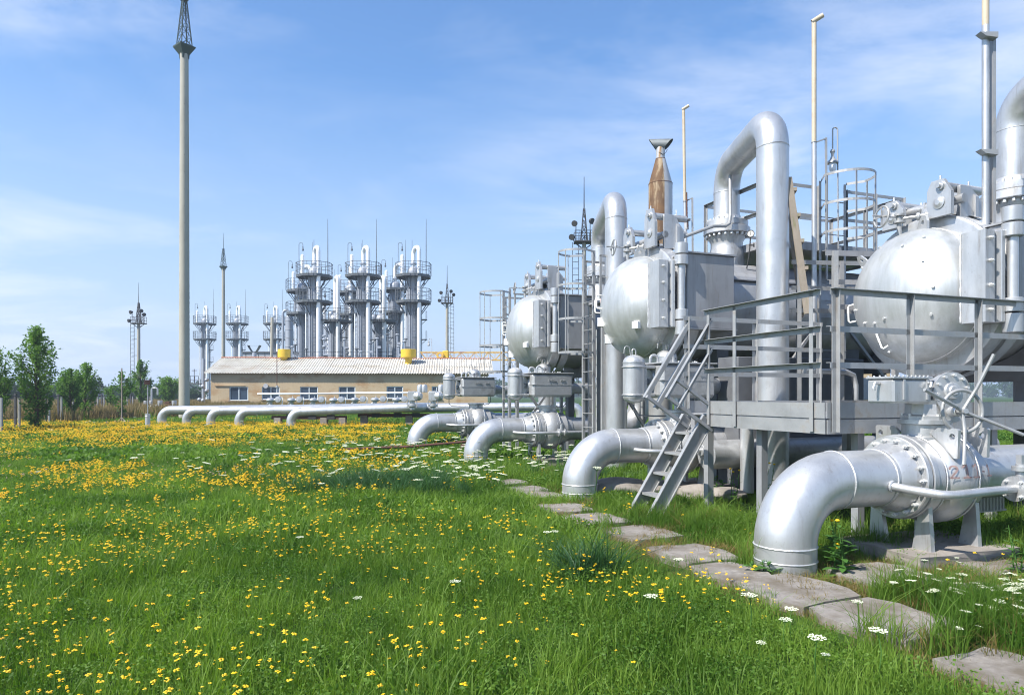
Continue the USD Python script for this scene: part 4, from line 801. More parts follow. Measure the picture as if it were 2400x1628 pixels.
# ------------------------------------------------------------------ row of low header pipes at the left
HP = [((379, 1003), 33.5, 1350, 'leftmost low pipe, running all the way to a bend beside the valves'), ((437, 1001), 32.9, 1000, 'second low pipe from the left'), ((494, 998), 32.3, 990, 'third low pipe from the left'),
      ((560, 1003), 31.5, 985, 'fourth low pipe from the left'), ((682, 997), 30.7, 980, 'rightmost low pipe with a short rounded end')]
HR = 0.20
for k, ((px, py), Yd, pe, lab) in enumerate(HP):
    o = P(px, HY, Yd); t = thing('header_pipe', lab, 'pipe', (o[0], Yd, 0), 0, 'low silver pipes rising from the meadow')
    za, zb = 0.80, (0.98 if k else 1.0); R = 0.48; xe = P(pe, HY, Yd)[0] - o[0]; dy = -0.02 * (xe if k == 0 else 0) ; r = HR if k else 0.215
    el = arc((R, 0, za - R), (-1, 0, 0), EZ, R, 0, PI / 2, 14)
    MB().tube(np.vstack([[[0, 0, -0.2]], el]), r, 28).build('elbow', 'silver_smooth', t, 60)
    if k == 0:
        e2 = [(xe - 0.35, -1.2, zb), (xe - 0.1, -1.22, zb - 0.06), (xe + 0.05, -1.25, zb - 0.22), (xe + 0.1, -1.25, zb - 0.5), (xe + 0.1, -1.25, -0.1)]
        MB().tube([(R, 0, za)] + e2, r, 28).build('run', 'silver_smooth', t, 60)
    else:
        MB().tube([(R, 0, za), (xe - 0.5, 0, zb)], r, 28).build('run', 'silver_smooth', t, 60)
        MB().tube([(xe - 0.5, 0, zb), (xe - 0.2, 0.0, zb), (xe - 0.02, 0.12, zb), (xe + 0.03, 0.40, zb)], r, 28).build('end_bend', 'silver', t, 60)
    for q, ax in (((R, 0, za), (1, 0, 0)), ((xe * 0.72, 0, za + (zb - za) * .72), (1, 0, 0))): MB().ring(q, ax, r + .001, .006, 28).build('weld_seam', 'weld', t)
# their supports
for (px0, px1, y, Yd, lab) in ((638, 812, 978, 31.6, 'rusty support beam under the right end of the low pipes'), (840, 1010, 973, 31.8, 'darker rusty support beam nearer the big valves')):
    a, b_ = P(px0, y, Yd), P(px1, y, Yd); t = thing('pipe_support', lab, 'support')
    MB().bar(a, b_, 0.22, 0.16).build('beam', 'rust', t, False)
    for f in (0.08, 0.7, 0.95): q = a + (b_ - a) * f; MB().box((q[0], q[1], q[2] / 2), (0.3, 0.3, max(q[2], .1))).build('block', 'concrete', t, False)
    for f in (0.25, 0.55, 0.8): q = a + (b_ - a) * f; MB().box(q + [0, -0.12, 0.02], (0.35, 0.06, 0.22)).build('bracket', 'black', t, False)
# thin pipe at eye level and its riser
t = thing('thin_pipe', 'long thin silver pipe on a level with the windows of the ochre building', 'pipe')
MB().tube([P(604, 923, 35), P(962, 919.5, 34.0)], 0.045, 12).build('tube', 'tower_pipe', t, 50)
t = thing('vent_rod', 'thin brown vent rod standing before the second window', 'vent pipe')
MB().cyl(P(649, 921, 34.9), P(649, 903, 34.9), 0.045, 10).build('socket', 'silver', t)
MB().cyl(P(649, 903, 34.9), P(649, 826, 34.9), 0.018, 8).build('rod', 'rust', t)
MB().lathe([(0, 0), (.10, 0), (.10, .03), (0, .03)], P(649, 908, 34.9), EZ, 14).build('flange', 'rail', t, 30)

def control_valve(px, Yd, lab):
    o = P(px, HY, Yd); t = thing('control_valve', lab, 'valve', (o[0], Yd, 1.05), 0, 'small control valves over the low pipes')
    MB().lathe([(0, .35), (.12, .34), (.21, .29), (.225, .25), (.225, .21), (.19, .15), (.10, .12), (.09, 0), (.14, -.04), (.14, -.10), (0, -.10)], (0, 0, 0), EZ, 22).build('body', 'silver', t, 30)
    MB().lathe([(0, -.09), (.15, -.085), (.165, -.05), (.165, .06), (.15, .09), (0, .10)], (0.42, -0.02, 0.26), (0, -1, 0), 22).build('round_housing', 'silver_smooth', t, 30)
    MB().tube([(0.6, -.02, .38), (0.66, -.02, .30), (0.62, -.02, .0), (0.60, 0, -.15)], .025, 8).build('impulse_tube', 'white', t)
    MB().tube([(0.2, -.02, .24), (0.3, -.02, .25)], .05, 8).tube([(-.18, 0, .02), (-.05, -.05, .10), (.1, -.1, .08)], .04, 8).build('linkage', 'silver', t)
    MB().cyl((0.05, 0, .34), (0.05, 0, .44), .02, 8).build('stub', 'bolt', t)
    return t
CV = control_valve(634, 36.0, 'leftmost small control valve over the low pipes, by the vent rod')
for px, lab in ((683.5, 'second small control valve from the left, between the second and third windows'), (735, 'third small control valve from the left, before the third window'), (781.6, 'fourth small control valve from the left, before the fourth window'),
                (832, 'fifth small control valve, right of the fourth window'), (879, 'sixth small control valve, left of the fifth window'), (929, 'rightmost small control valve, under the fifth window')):
    o = P(px, HY, 36.0); dup(CV, (o[0], 36.0, 1.05 + (0.02 if px > 800 else 0)), 0, lab)
def actuator(px, Yd, lab):
    o = P(px, HY, Yd); t = thing('pipe_actuator', lab, 'valve', (o[0], Yd, 1.0), 0, 'compact silver actuators by the farthest gear box')
    MB().box((0, 0, .50), (.36, .4, .42), 0, .03).build('housing', 'silver', t, 30)
    MB().lathe([(0, 0), (.17, .01), (.20, .08), (.20, .22), (.14, .32), (0, .34)], (0.12, -0.05, .50), (1, -.3, 0), 20).build('motor', 'silver', t, 30)
    MB().lathe([(0, .30), (.12, .29), (.12, .16), (.20, .12), (.20, .05), (.10, .0), (.10, -.1), (0, -.1)], (0, 0, 0), EZ, 18).build('pedestal', 'silver', t, 30)
    for x in (.34, .52): MB().lathe([(0, 0), (.13, 0), (.14, .05), (.14, .26), (.10, .34), (0, .36)], (x, .1, .66), EZ, 16).build('accumulator', 'silver', t, 30)
    for x in (-.2, .22): MB().cyl((x, -.15, .0), (x, -.15, .30), .02, 6).build('leg', 'rail', t)
    return t
AC = actuator(966, 30.0, 'left one of the two compact actuators beside the farthest valve')
o = P(1015, HY, 30.0); dup(AC, (o[0], 30.0, 1.0), 0, 'right one of the two compact actuators, hard by the farthest gear box')

# ------------------------------------------------------------------ ochre building with corrugated roof
BY0, BY1 = 70.0, 72.5
bl = thing('ochre_building', 'long low ochre plastered building with pale corrugated roof', 'building')
a, b_ = P(494, HY, BY0), P(1143, HY, BY1); a[2] = b_[2] = 0; d = unit(b_ - a); nb = np.array([-d[1], d[0], 0]); BL = np.linalg.norm(b_ - a); EV = 3.78; ba = math.atan2(d[1], d[0])
def bp(s, u, z): return a + d * s + nb * u + EZ * z
WIN = []
for (x0, x1, y0, y1) in ((537.5, 580.5, 906, 938), (614, 654.5, 906, 936), (703.5, 744.5, 906, 936), (794, 832.5, 906, 936), (906, 944.5, 905, 933), (1012, 1034, 905, 934)):
    k = (x0 - 494) / 649.0; Yw = BY0 + (BY1 - BY0) * k
    s0 = (P(x0, HY, Yw) - a) @ d; s1 = (P(x1, HY, Yw) - a) @ d; WIN.append((s0, s1, EYE + (HY - y1) / FPX * Yw, EYE + (HY - y0) / FPX * Yw))
# wall pieces round the window openings
mb = MB(); th = 0.35; lo, hi = 0.62, EV
def wall(s0, s1, z0, z1):
    if s1 - s0 > .01 and z1 - z0 > .01: mb.box(bp((s0 + s1) / 2, th / 2, (z0 + z1) / 2), (s1 - s0, th, z1 - z0), ba)
cur = 0.0
for (s0, s1, z0, z1) in WIN: wall(cur, s0, lo, hi); wall(s0, s1, lo, z0); wall(s0, s1, z1, hi); cur = s1
wall(cur, BL, lo, hi)
mb.box(bp(th / 2, 4.5, (lo + hi) / 2), (th, 9 - 2 * th, hi - lo), ba); mb.box(bp(BL - th / 2, 4.5, (lo + hi) / 2), (th, 9 - 2 * th, hi - lo), ba); mb.box(bp(BL / 2, 9 - th / 2, (lo + hi) / 2), (BL, th, hi - lo), ba)
mb.build('wall', 'ochre', bl, False)
MB().box(bp(BL / 2, 4.5, 0.31), (BL + 0.12, 9.12, 0.62), ba).build('plinth', 'ochre_dark', bl, False)
MB().box(bp(1.9, -0.05, EV - 1.28), (3.0, 0.12, 0.07), ba).build('ledge', 'ochre', bl, False)
MB().box(bp(BL / 2, -0.10, EV - 0.02), (BL + .3, 0.2, 0.08), ba).build('eaves_board', 'ochre_dark', bl, False)
for k, (s0, s1, z0, z1) in enumerate(WIN):
    w = MB(); f = 0.09
    for (p0, p1) in (((s0, z0 + f / 2), (s1, z0 + f / 2)), ((s0, z1 - f / 2), (s1, z1 - f / 2))): w.bar(bp(p0[0], .10, p0[1]), bp(p1[0], .10, p1[1]), .09, f)
    for s in (s0 + f / 2, (s0 + s1) / 2, s1 - f / 2): w.bar(bp(s, .10, z0 + f), bp(s, .10, z1 - f), .09 if s != (s0 + s1) / 2 else .08, f)
    wp = w.build('window', 'frame_white', bl, False)
    MB().box(bp((s0 + s1) / 2, .13, (z0 + z1) / 2), (s1 - s0, .02, z1 - z0), ba).build('pane', 'pane', wp, False)
    MB().box(bp((s0 + s1) / 2, -.05, z0 - .06), (s1 - s0 + .2, .16, .06), ba).build('sill', 'concrete', wp, False)
# corrugated sheets: two courses of real waves
per, amp, ns = 0.27, 0.045, 17; slope = ((-0.45, EV + 0.02), (2.1, EV + 0.86), (5.0, EV + 1.80))
sh = (BL + 1.2) / ns
for row, (lo_, hi_) in enumerate(((0, 1), (1, 2))):
    (u0, z0), (u1, z1) = slope[lo_], slope[hi_]
    if row == 0: u1 += .12; z1 += .0
    for k in range(ns):
        m = int(round(sh / per)) * 6; xs = -0.6 + k * sh + np.linspace(0, sh + 0.05, m + 1); off = 0.02 * row - 0.005 * (k % 2) + 0.10 * (meshkit.noise(np.array([k * .7, row, .5]), 4) - .5) * .6
        zz = amp * np.cos(xs / per * 2 * PI); V = []
        for (u, z) in ((u0, z0), (u1, z1)):
            for dz in (0.0, -0.02): V += [bp(x, u, z + w_ + dz + off) for x, w_ in zip(xs, zz)]
        n = m + 1; F = []
        for i in range(m): F += [[i, i + 1, 2 * n + i + 1, 2 * n + i], [n + i + 1, n + i, 3 * n + i, 3 * n + i + 1], [n + i, n + i + 1, i + 1, i], [2 * n + i, 2 * n + i + 1, 3 * n + i + 1, 3 * n + i]]
        MB().add(V, F).build('roof_sheet', 'roof', bl, 50)
MB().tube([bp(s, 5.05, EV + 1.88 + 0.05 * math.sin(s * .7) * math.sin(s * .23)) for s in np.linspace(-0.6, BL + .6, 60)], 0.07, 6).build('ridge_cap', 'ridge', bl, 60)
MB().add([bp(-0.6, 4.95, EV + 1.78), bp(BL + .6, 4.95, EV + 1.78), bp(BL + .6, 9.4, EV), bp(-0.6, 9.4, EV)], [[0, 1, 2, 3]]).build('rear_roof', 'roof', bl, False)
for s in (0.17, BL - 0.17): MB().plate([(0, 0), (9, 0), (4.9, 1.72)], bp(s, 0, EV), nb, EZ, 0.3).build('gable', 'ochre', bl, False)
MB().lathe([(0, 0), (.25, 0), (.25, .06), (0, .06)], P(627 - 4, 904, 70.4) , (0, -1, 0), 14).build('wall_vent', 'shed_grey', bl, False)
# things on the roof
for px, w, lab in ((666, 0.68, 'left yellow drum-shaped roof vent'), (957.5, 0.84, 'right yellow drum-shaped roof vent')):
    o = P(px, 848, 75.0); t = thing('roof_vent', lab + ' on the corrugated roof', 'roof vent', tuple(o), 0, 'yellow roof vents')
    MB().lathe([(w * .42, -.3), (w * .42, .15), (w * .62, .55)], (0, 0, 0), EZ, 24).build('neck', 'yellow', t, 40)
    MB().lathe([(0, .5), (w, .5), (w, 1.36), (w * .96, 1.38), (0, 1.40)], (0, 0, 0), EZ, 32).build('drum', 'yellow', t, 40)
o = P(596, 848, 78.0); t = thing('roof_funnel', 'grey trumpet-shaped vent on the roof behind the second window', 'roof vent', tuple(o))
MB().lathe([(.32, -.8), (.24, .9), (.24, 1.1)], (0, 0, 0), EZ, 20).build('neck', 'tower', t, 40)
cw = MB(); n = 9
for s in (-1, 1):
    V = []; 
    for q in np.linspace(0, 1, n): V += [[s * (.1 + 0.58 * q), y, 1.05 + .85 * q ** 1.4] for y in (-.32 - .1 * q, .32 + .1 * q)]
    cw.add(V, [[2 * i, 2 * i + 1, 2 * i + 3, 2 * i + 2] for i in range(n - 1)])
cw.add([[-.68, -.4, 1.86], [.68, -.4, 1.86], [.68, .4, 1.9], [-.68, .4, 1.9]], [[0, 1, 2, 3]]); cw.build('flared_cap', 'cap', t, False)
o = P(638, 846, 76.5); t = thing('roof_flue', 'leaning grey flue pipe on the roof left of the first yellow vent', 'chimney', tuple(o))
MB().cyl((-.1, 0, -.5), (0.0, 0, 4.9), .16, 14).build('tube', 'pole', t, 40)

# ------------------------------------------------------------------ column towers of the plant
def rail_ring(t, R, z, a0, a1, n, gap=False):
    mb = MB(); A = np.linspace(a0, a1, n)
    for h in (0.55, 1.15, 1.6):
        for p, q in zip(A[:-1], A[1:]): mb.bar((R * math.cos(p), R * math.sin(p), z + h), (R * math.cos(q), R * math.sin(q), z + h), .055 if h > 1.5 else .035, .055 if h > 1.5 else .035)
    for p in np.linspace(a0, a1, 3 * n - 2):
        r_ = R * math.cos(PI / 8) if n == 9 else R
        mb.bar((R * .985 * math.cos(p), R * .985 * math.sin(p), z), (R * .985 * math.cos(p), R * .985 * math.sin(p), z + 1.6), .045, .045)
    mb.build('deck_railing', 'tower_dark', t, False)
def tower(name, label, loc, H, decks, pipe_top, R=0.80, lamp=True, rod=3.8, pd=0.95):
    t = thing(name, label, 'tower', loc, 0, 'silver column towers of the gas plant')
    MB().lathe([(R * 1.05, 0), (R, 1), (R, H - .9)] + [(R * math.cos(a), H - .9 + .8 * math.sin(a)) for a in np.linspace(.1, 1.5, 8)] + [(0, H - .1)], (0, 0, 0), EZ, 32).build('column', 'tower', t, 50)
    for z in np.arange(3, H - 2, 3.1): MB().ring((0, 0, z), EZ, R + .005, .03, 28, 5).build('stiffener', 'tower', t)
    for i, z in enumerate(decks):
        A = np.arange(8) * PI / 4 + PI / 8; RD = 2.38
        from shapely.geometry import Polygon
        dk = MB().plate(Polygon([(RD * math.cos(x), RD * math.sin(x)) for x in A]), (0, 0, z), (1, 0, 0), (0, 1, 0), 0.08).build('deck', 'deck_green', t, False)
        MB().plate(Polygon([(RD * .99 * math.cos(x), RD * .99 * math.sin(x)) for x in A]).difference(Polygon([(RD * .9 * math.cos(x), RD * .9 * math.sin(x)) for x in A])), (0, 0, z - .16), (1, 0, 0), (0, 1, 0), 0.22).build('deck_rim', 'tower_dark', t, False)
        for x in A:
            c_, s_ = math.cos(x), math.sin(x)
            MB().bar((R * c_, R * s_, z - 2.0), (RD * .93 * c_, RD * .93 * s_, z - .1), .09, .09).bar((R * c_, R * s_, z - .18), (RD * .95 * c_, RD * .95 * s_, z - .18), .08, .14).build('deck_bracket', 'tower_dark', t, False)
        rail_ring(t, RD, z, PI / 8, 2 * PI + PI / 8, 9)
    x0, y0 = pd, -1.55; r = 0.27; zt = pipe_top - r; q = np.array([x0, y0, 0]); dn = unit(-q); Rb = .75; L = np.linalg.norm(q)
    pts = np.vstack([[q], arc(q + dn * Rb + EZ * (zt - Rb), -dn, EZ, Rb, 0, PI / 2, 9), arc(q + dn * (L - Rb) + EZ * (zt - Rb), EZ, dn, Rb, 0, PI / 2, 9), [[0, 0, H - .3]]])
    MB().tube(pts, r, 20).build('overhead_pipe', 'tower_pipe', t, 50)
    MB().lathe([(0, 0), (.42, 0), (.42, .2), (0, .2)], (0, 0, H + .1), EZ, 18).build('pipe_flange', 'tower', t, 30)
    MB().cyl((-1.35, -.7, decks[0]), (-1.35, -.7, decks[0] + 2.5), .24, 14).ball((-1.35, -.7, decks[0] + 2.5), .24).build('relief_pipe', 'tower_pipe', t, 50)
    lad = MB()
    for sg in (-.22, .22): lad.bar((.35 + sg, -R - .3, .5), (.35 + sg, -R - .3, decks[-1]), .05, .05)
    for z in np.arange(.8, decks[-1], .45): lad.bar((.13, -R - .3, z), (.57, -R - .3, z), .035, .035)
    lad.build('ladder', 'tower_dark', t, False)
    cg = MB()
    for z in np.arange(2.6, decks[-1] - .2, .9): cg.tube([(.35 + .38 * math.cos(q), -R - .3 - .42 * math.sin(q), z) for q in np.linspace(0, PI, 8)], .022, 4)
    for q in (.5, PI / 2, PI - .5): cg.bar((.35 + .38 * math.cos(q), -R - .3 - .42 * math.sin(q), 2.6), (.35 + .38 * math.cos(q), -R - .3 - .42 * math.sin(q), decks[-1] - .3), .03, .03)
    cg.build('ladder_cage', 'tower_dark', t, False)
    for a_, r_, h_ in ((2.6, .13, .96), (3.5, .09, .80), (5.9, .15, .9), (.4, .10, .7)): MB().cyl(((R + .28) * math.cos(a_), (R + .28) * math.sin(a_), 0), ((R + .28) * math.cos(a_), (R + .28) * math.sin(a_), decks[0] * h_), r_, 10).build('side_pipe', 'tower_pipe' if r_ < .12 else 'tower', t, 40)
    for z in (decks[-1] - 2.4, decks[-1] - 5.0):
        MB().box((R + .55, -.3, z), (.9, 1.0, .08)).bar((R, -.3, z - .9), (R + .9, -.3, z - .05), .06, .06).bar((R + .95, -.8, z), (R + .95, -.8, z + 1.1), .04, .04).bar((R + .95, .2, z), (R + .95, .2, z + 1.1), .04, .04).bar((R + .95, -.8, z + 1.1), (R + .95, .2, z + 1.1), .04, .04).build('side_landing', 'tower_dark', t, False)
    for x in (-.55, -.35, -.15): MB().cyl((x, -R - .05, 0), (x, -R - .05, decks[0] - .3), .06, 8).build('cable_pipe', 'tower', t)
    if rod: MB().tube([(1.6, .6, decks[0]), (1.6, .6, decks[0] + 4), (1.6, .6, pipe_top + rod)], [.06, .05, .025], 6).build('lightning_rod', 'tower_dark', t)
    MB().tube([(-.3, .8, H - .3), (-.3, .8, pipe_top + 1.1)], [.04, .02], 6).build('lightning_rod', 'tower_dark', t)
    if lamp:
        zz = decks[0] + 4.1
        lp = MB().tube(np.vstack([[[-1.98, -.2, decks[0]]], arc((-1.72, -.2, zz), (-1, 0, 0), EZ, .26, 0, PI, 8), [[-1.46, -.2, zz - .25]]]), .03, 6).lathe([(0, 0), (.08, -.05), (.06, -.3), (.14, -.4), (.13, -.6), (0, -.65)], (-1.46, -.2, zz - .2), EZ, 10).build('deck_lamp', 'tower_dark', t)
    for x in (1.55, ): MB().tube([(x, -1.2, decks[0] - .2), (x, -1.2, decks[0] - .9)], .03, 6).lathe([(0, 0), (.1, -.1), (.12, -.4), (0, -.5)], (x, -1.2, decks[0] - .9), EZ, 8).build('hanging_lamp', 'tower_dark', t)
    return t
TA = tower('column_tower', 'leftmost tall front tower, first column tower behind the roof with two decks', tuple(P(737, HY, 90)[:2]) + (0,), 18.6, (17.2, 13.8), 21.05)
for px, lab in ((851.5, 'middle tall front tower, between the two other tall front towers'), (969, 'rightmost tall front tower, above the right yellow roof vent')): o = P(px, HY, 90); dup(TA, (o[0], 90, 0), 0, lab)
for px, lab in ((708, 'rear tower showing just left of the leftmost tall front tower'), (821, 'rear tower between the left and middle tall front towers'), (926, 'rear tower between the middle and right tall front towers')): o = P(px, HY, 103); dup(TA, (o[0], 103, 0), 0.45 if px < 800 else (-0.3 if px < 900 else 0.25), lab, scale=(1, 1, 1.0 if px < 800 else (.985 if px < 900 else 1.012)))
TB = tower('short_tower', 'single-deck tower low between the left and middle tall front towers', tuple(P(786, HY, 97)[:2]) + (0,), 13.2, (12.05, ), 18.4, pd=0.75, rod=0)
o = P(893, HY, 97); dup(TB, (o[0], 97, 0), 0, 'single-deck tower low between the middle and right tall front towers')
for px, lab in ((480, 'small tower farthest left, right of the tall pole'), (556, 'small tower between the slim mast and the roof funnel'), (643, 'small tower behind the roof flue'), (711, 'small tower mostly hidden behind the leftmost tall tower')): o = P(px, HY, 150); dup(TA, (o[0], 150, 0), 0.12, lab)
# plain stacks among the towers
for (px, Yd, ztop, r, lab) in ((766, 120, 14, .55, 'plain pale column right of the leftmost tall tower'), (776, 118, 16, .5, 'plain column behind the left single-deck tower'), (877, 118, 15.5, .6, 'plain column right of the middle tall tower')):
    o = P(px, HY, Yd); t = thing('plain_column', lab, 'column', (o[0], Yd, 0)); MB().lathe([(r, 0), (r, ztop - .5), (r * .6, ztop - .1), (0, ztop)], (0, 0, 0), EZ, 20).build('shell', 'tower', t, 50)
    for z in np.arange(2.0, ztop - 1, 3.0): MB().ring((0, 0, z), EZ, r + .01, .04, 20, 5).build('hoop', 'tower', t)
o = P(678, HY, 110); t = thing('heat_column', 'ribbed column with hooked pipe left of the leftmost tall tower', 'column', (o[0], 110, 0)); zt = lambda y: EYE + (HY - y) / FPX * 110
MB().lathe([(.62, 0), (.62, zt(742)), (.4, zt(739)), (0, zt(738))], (0, 0, 0), EZ, 22).build('shell', 'tower', t, 50)
MB().tube(np.vstack([[[-.95, -.2, 0]], arc((-.45, -.2, zt(735)), (-1, 0, 0), EZ, .5, 0, PI, 10), [[.05, -.2, zt(742)]]]), .2, 14).build('hooked_pipe', 'tower', t, 50)
for y in (752, 772, 792, 812): MB().ring((0, 0, zt(y)), EZ, .63, .05, 20, 5).build('hoop', 'shed_grey', t)
# clusters of piping behind the ridge
for k, (px, w, lab) in enumerate(((722, 9, 'tangle of valves and thin pipes at the foot of the leftmost tall tower'), (838, 9, 'tangle of valves and thin pipes at the foot of the middle tall tower'), (925, 6, 'tangle of valves and thin pipes at the foot of the right rear tower'))):
    r3 = random.Random(20 + k); o = P(px, HY, 86); t = thing('pipe_cluster', lab, 'pipework', (o[0], 86, 0), 0)
    for q in range(7):
        x = r3.uniform(-w / 2, w / 2) * .55; h = r3.uniform(6.8, 9.3)
        MB().cyl((x, 0, 0), (x, 0, h), r3.uniform(.05, .12), 8).ball((x, 0, h), .2, 1, (1.4, 1, .6)).box((x + .2, 0, h - 1.1), (.55, .2, .3)).build('valve_stem', 'tower_dark' if q % 2 else 'tower', t, 40)
    MB().bar((-w / 2, .2, 7.0), (w / 2, .2, 7.0), .06, .06).bar((-w / 2, .2, 6.5), (w / 2, .2, 6.5), .05, .05).build('rail', 'tower_dark', t, False)
for (x0, x1, Yd, y, lab) in ((569, 720, 118, 826, 'grey flat-roofed hall behind the left part of the long roof'), ):
    a0, b0 = P(x0, y, Yd), P(x1, y, Yd); t = thing('grey_hall', lab, 'building')
    MB().box(((a0[0] + b0[0]) / 2, Yd + 4, a0[2] / 2), (b0[0] - a0[0], 8, a0[2])).build('wall', 'shed_grey', t, False)
    MB().box(((a0[0] + b0[0]) / 2, Yd + 4, a0[2] + .08), (b0[0] - a0[0] + .4, 8.4, .22)).build('parapet', 'tower_dark', t, False)
    for x in np.arange(a0[0] + .5, b0[0], 1.1): MB().box((x, Yd - .03, a0[2] / 2), (.05, .06, a0[2] - .3)).build('panel_joint', 'tower_dark', t, False)
# small frame left of the building
o = P(466, HY, 74); t = thing('valve_stand', 'little valve platform beyond the left corner of the ochre building', 'platform', (o[0], 74, 0)); zt = lambda y: EYE + (HY - y) / FPX * 74
MB().cyl((.5, 0, 0), (.5, 0, zt(840)), .17, 14).build('stand_pipe', 'tower', t, 50)
for x, h in ((.5, 905), (.5, 938), (.9, 890), (.9, 915), (.1, 936)): MB().ball((x, -.1, zt(h)), .22).build('valve', 'tower', t)
MB().box((-.6, .2, zt(899)), (1.3, 1.0, .1)).build('deck', 'tower_dark', t, False)
for z in (zt(881), zt(890)): MB().bar((-1.2, -.3, z), (.1, -.3, z), .05, .05).build('rail', 'tower_dark', t, False)
for x in (-1.2, -.75, -.3, .1): MB().bar((x, -.3, zt(899)), (x, -.3, zt(881)), .05, .05).build('railing_post', 'tower_dark', t, False)
MB().bar((-1.1, 0, zt(900)), (.3, 0, zt(918)), .07, .07).build('brace', 'tower_dark', t, False)
MB().cyl((-.5, 0, zt(899)), (-.5, 0, zt(865)), .04, 6).box((-.5, 0, zt(868)), (.5, .1, .06)).build('valve_spindle', 'tower_dark', t, False)

# yellow crane girder behind the roof
t = thing('crane_girder', 'yellow lattice crane girder behind the right part of the long roof', 'crane'); Yd = 84.0
x0, x1 = P(984, HY, Yd)[0], P(1300, HY, Yd)[0]; z0, z1 = EYE + (HY - 843) / FPX * Yd, EYE + (HY - 825) / FPX * Yd
for y in (0, 1.2):
    for z in (z0, z1): MB().bar((x0, Yd + y, z), (x1, Yd + y, z), .10, .11).build('chord', 'yellow_rust', t, False)
    k = 0; step = .84; x = x0; lt = MB()
    while x < x1 - step:
        MB().bar((x, Yd + y, z0 if k % 2 else z1), (x + step, Yd + y, z1 if k % 2 else z0), .06, .06).build('diagonal', 'yellow_rust', t, False)
        lt.bar((x + step, Yd + y, z0), (x + step, Yd + y, z1), .035, .035); x += step; k += 1
    lt.build('upright', 'yellow_rust', t, False)
q = P(1040, 833, Yd - 1); MB().box(q + [0.25, 0, .1], (.75, .8, .95), 0, .1).build('trolley', 'yellow', t, False); MB().lathe([(.2, 0), (.45, 0), (.45, .3), (.2, .3)], q + [-.4, -.3, 0], (0, -1, 0), 20).build('cable_drum', 'yellow_rust', t, 30)
o = P(1012, HY, 80); t = thing('small_lamp_post', 'thin gooseneck lamp post behind the roof right of the towers', 'lamp', (o[0], 80, 0)); zt = lambda y: EYE + (HY - y) / FPX * 80
MB().tube(np.vstack([[[0, 0, 0]], arc((-.18, 0, zt(797)), (1, 0, 0), EZ, .18, 0, PI, 9), [[-.36, 0, zt(799)]]]), .03, 6).build('post', 'shed_grey', t)
MB().lathe([(0, 0), (.1, -.05), (.08, -.3), (.16, -.4), (.14, -.55), (0, -.6)], (-.36, 0, zt(799)), EZ, 10).build('lantern', 'shed_grey', t, 40)
# outbuilding glimpsed under the vessels
t = thing('store_building', 'ochre store building glimpsed under the nearest vessel', 'building'); q = P(1960, HY, 38)
MB().box((q[0] + .4, 41, 1.9), (5.2, 6, 3.8)).build('wall', 'ochre', t, False); MB().box((q[0] + .4, 41, 3.9), (5.8, 7, .2)).build('roof', 'roof', t, False)
for k in range(2): MB().box((q[0] - .8 + k * 2.4, 37.98, 1.9), (1.3, .08, 1.2)).build('window', 'pane', t, False)

# ------------------------------------------------------------------ masts
def lattice(t, w0, w1, z0, z1, n, mat='mast_green', bar=.035):
    zs = z0 + (z1 - z0) * (1 - (1 - np.linspace(0, 1, n + 1)) ** 1.25)
    wd = np.interp(zs, [z0, z1], [w0, w1]); legs = [(-1, -1), (1, -1), (1, 1), (-1, 1)]
    for (sx, sy) in legs:
        MB().bar((sx * w0 / 2, sy * w0 / 2, z0), (sx * w1 / 2, sy * w1 / 2, z1), bar * 1.3, bar * 1.3).build('mast_leg', mat, t, False)
    mb = MB()
    for i in range(n):
        for k in range(4):
            (ax_, ay), (bx, by) = legs[k], legs[(k + 1) % 4]; w, v = wd[i] / 2, wd[i + 1] / 2
            mb.bar((ax_ * w, ay * w, zs[i]), (bx * v, by * v, zs[i + 1]), bar * .8, bar * .8).bar((bx * w, by * w, zs[i]), (ax_ * v, ay * v, zs[i + 1]), bar * .8, bar * .8)
            if i % 2 == 0: mb.bar((ax_ * w, ay * w, zs[i]), (bx * w, by * w, zs[i]), bar * .8, bar * .8)
    mb.build('bracing', mat, t, False)
def lightning_mast(px, Yd, lab, ztop=22.05, r0=.31, r1=.235, rz=PI / 4 + .12):
    o = P(px, HY, Yd); t = thing('lightning_mast', lab, 'mast', (o[0], Yd, 0), rz, 'concrete lightning masts with lattice tops')
    MB().lathe([(r0, 0), (r1, ztop)], (0, 0, 0), EZ, 32).build('shaft', 'pole', t, 60)
    mb = MB()
    for z in np.arange(1.6, ztop - .5, 1.02): mb.cyl((-.25, -.25, z), (-.25 - .015, -.25 - .015, z), .02, 6)
    for k, z in enumerate(np.arange(1.6, ztop - .5, 1.02)):
        r = r0 + (r1 - r0) * z / ztop; q = np.array([-.38, -.92, 0]); q = q / np.linalg.norm(q)
        MB().cyl((q[0] * (r - .02), q[1] * (r - .02), z), (q[0] * (r + .004), q[1] * (r + .004), z), .018, 8).build('bolt_hole', 'black', t, False)
    V = [(sx * w, sy * w, z) for w, z in ((.20, ztop - .35), (.22, ztop - .1), (.46, ztop + .32), (.46, ztop + .40)) for sx, sy in ((-1, -1), (1, -1), (1, 1), (-1, 1))]
    F = [[4 * i + k, 4 * i + (k + 1) % 4, 4 * i + 4 + (k + 1) % 4, 4 * i + 4 + k] for i in range(3) for k in range(4)] + [[12, 13, 14, 15]]
    MB().add(V, F).build('head_frame', 'mast_green', t, False)
    lattice(t, .64, .20, ztop + .40, ztop + 3.15, 6)
    MB().box((0, 0, ztop + 3.18), (.34, .34, .06)).build('top_plate', 'mast_green', t, False)
    MB().tube([(0, 0, ztop + 3.2), (0, 0, ztop + 4.4), (0, 0, ztop + 5.8)], [.05, .04, .02], 8).build('spike', 'mast_green', t)
    return t
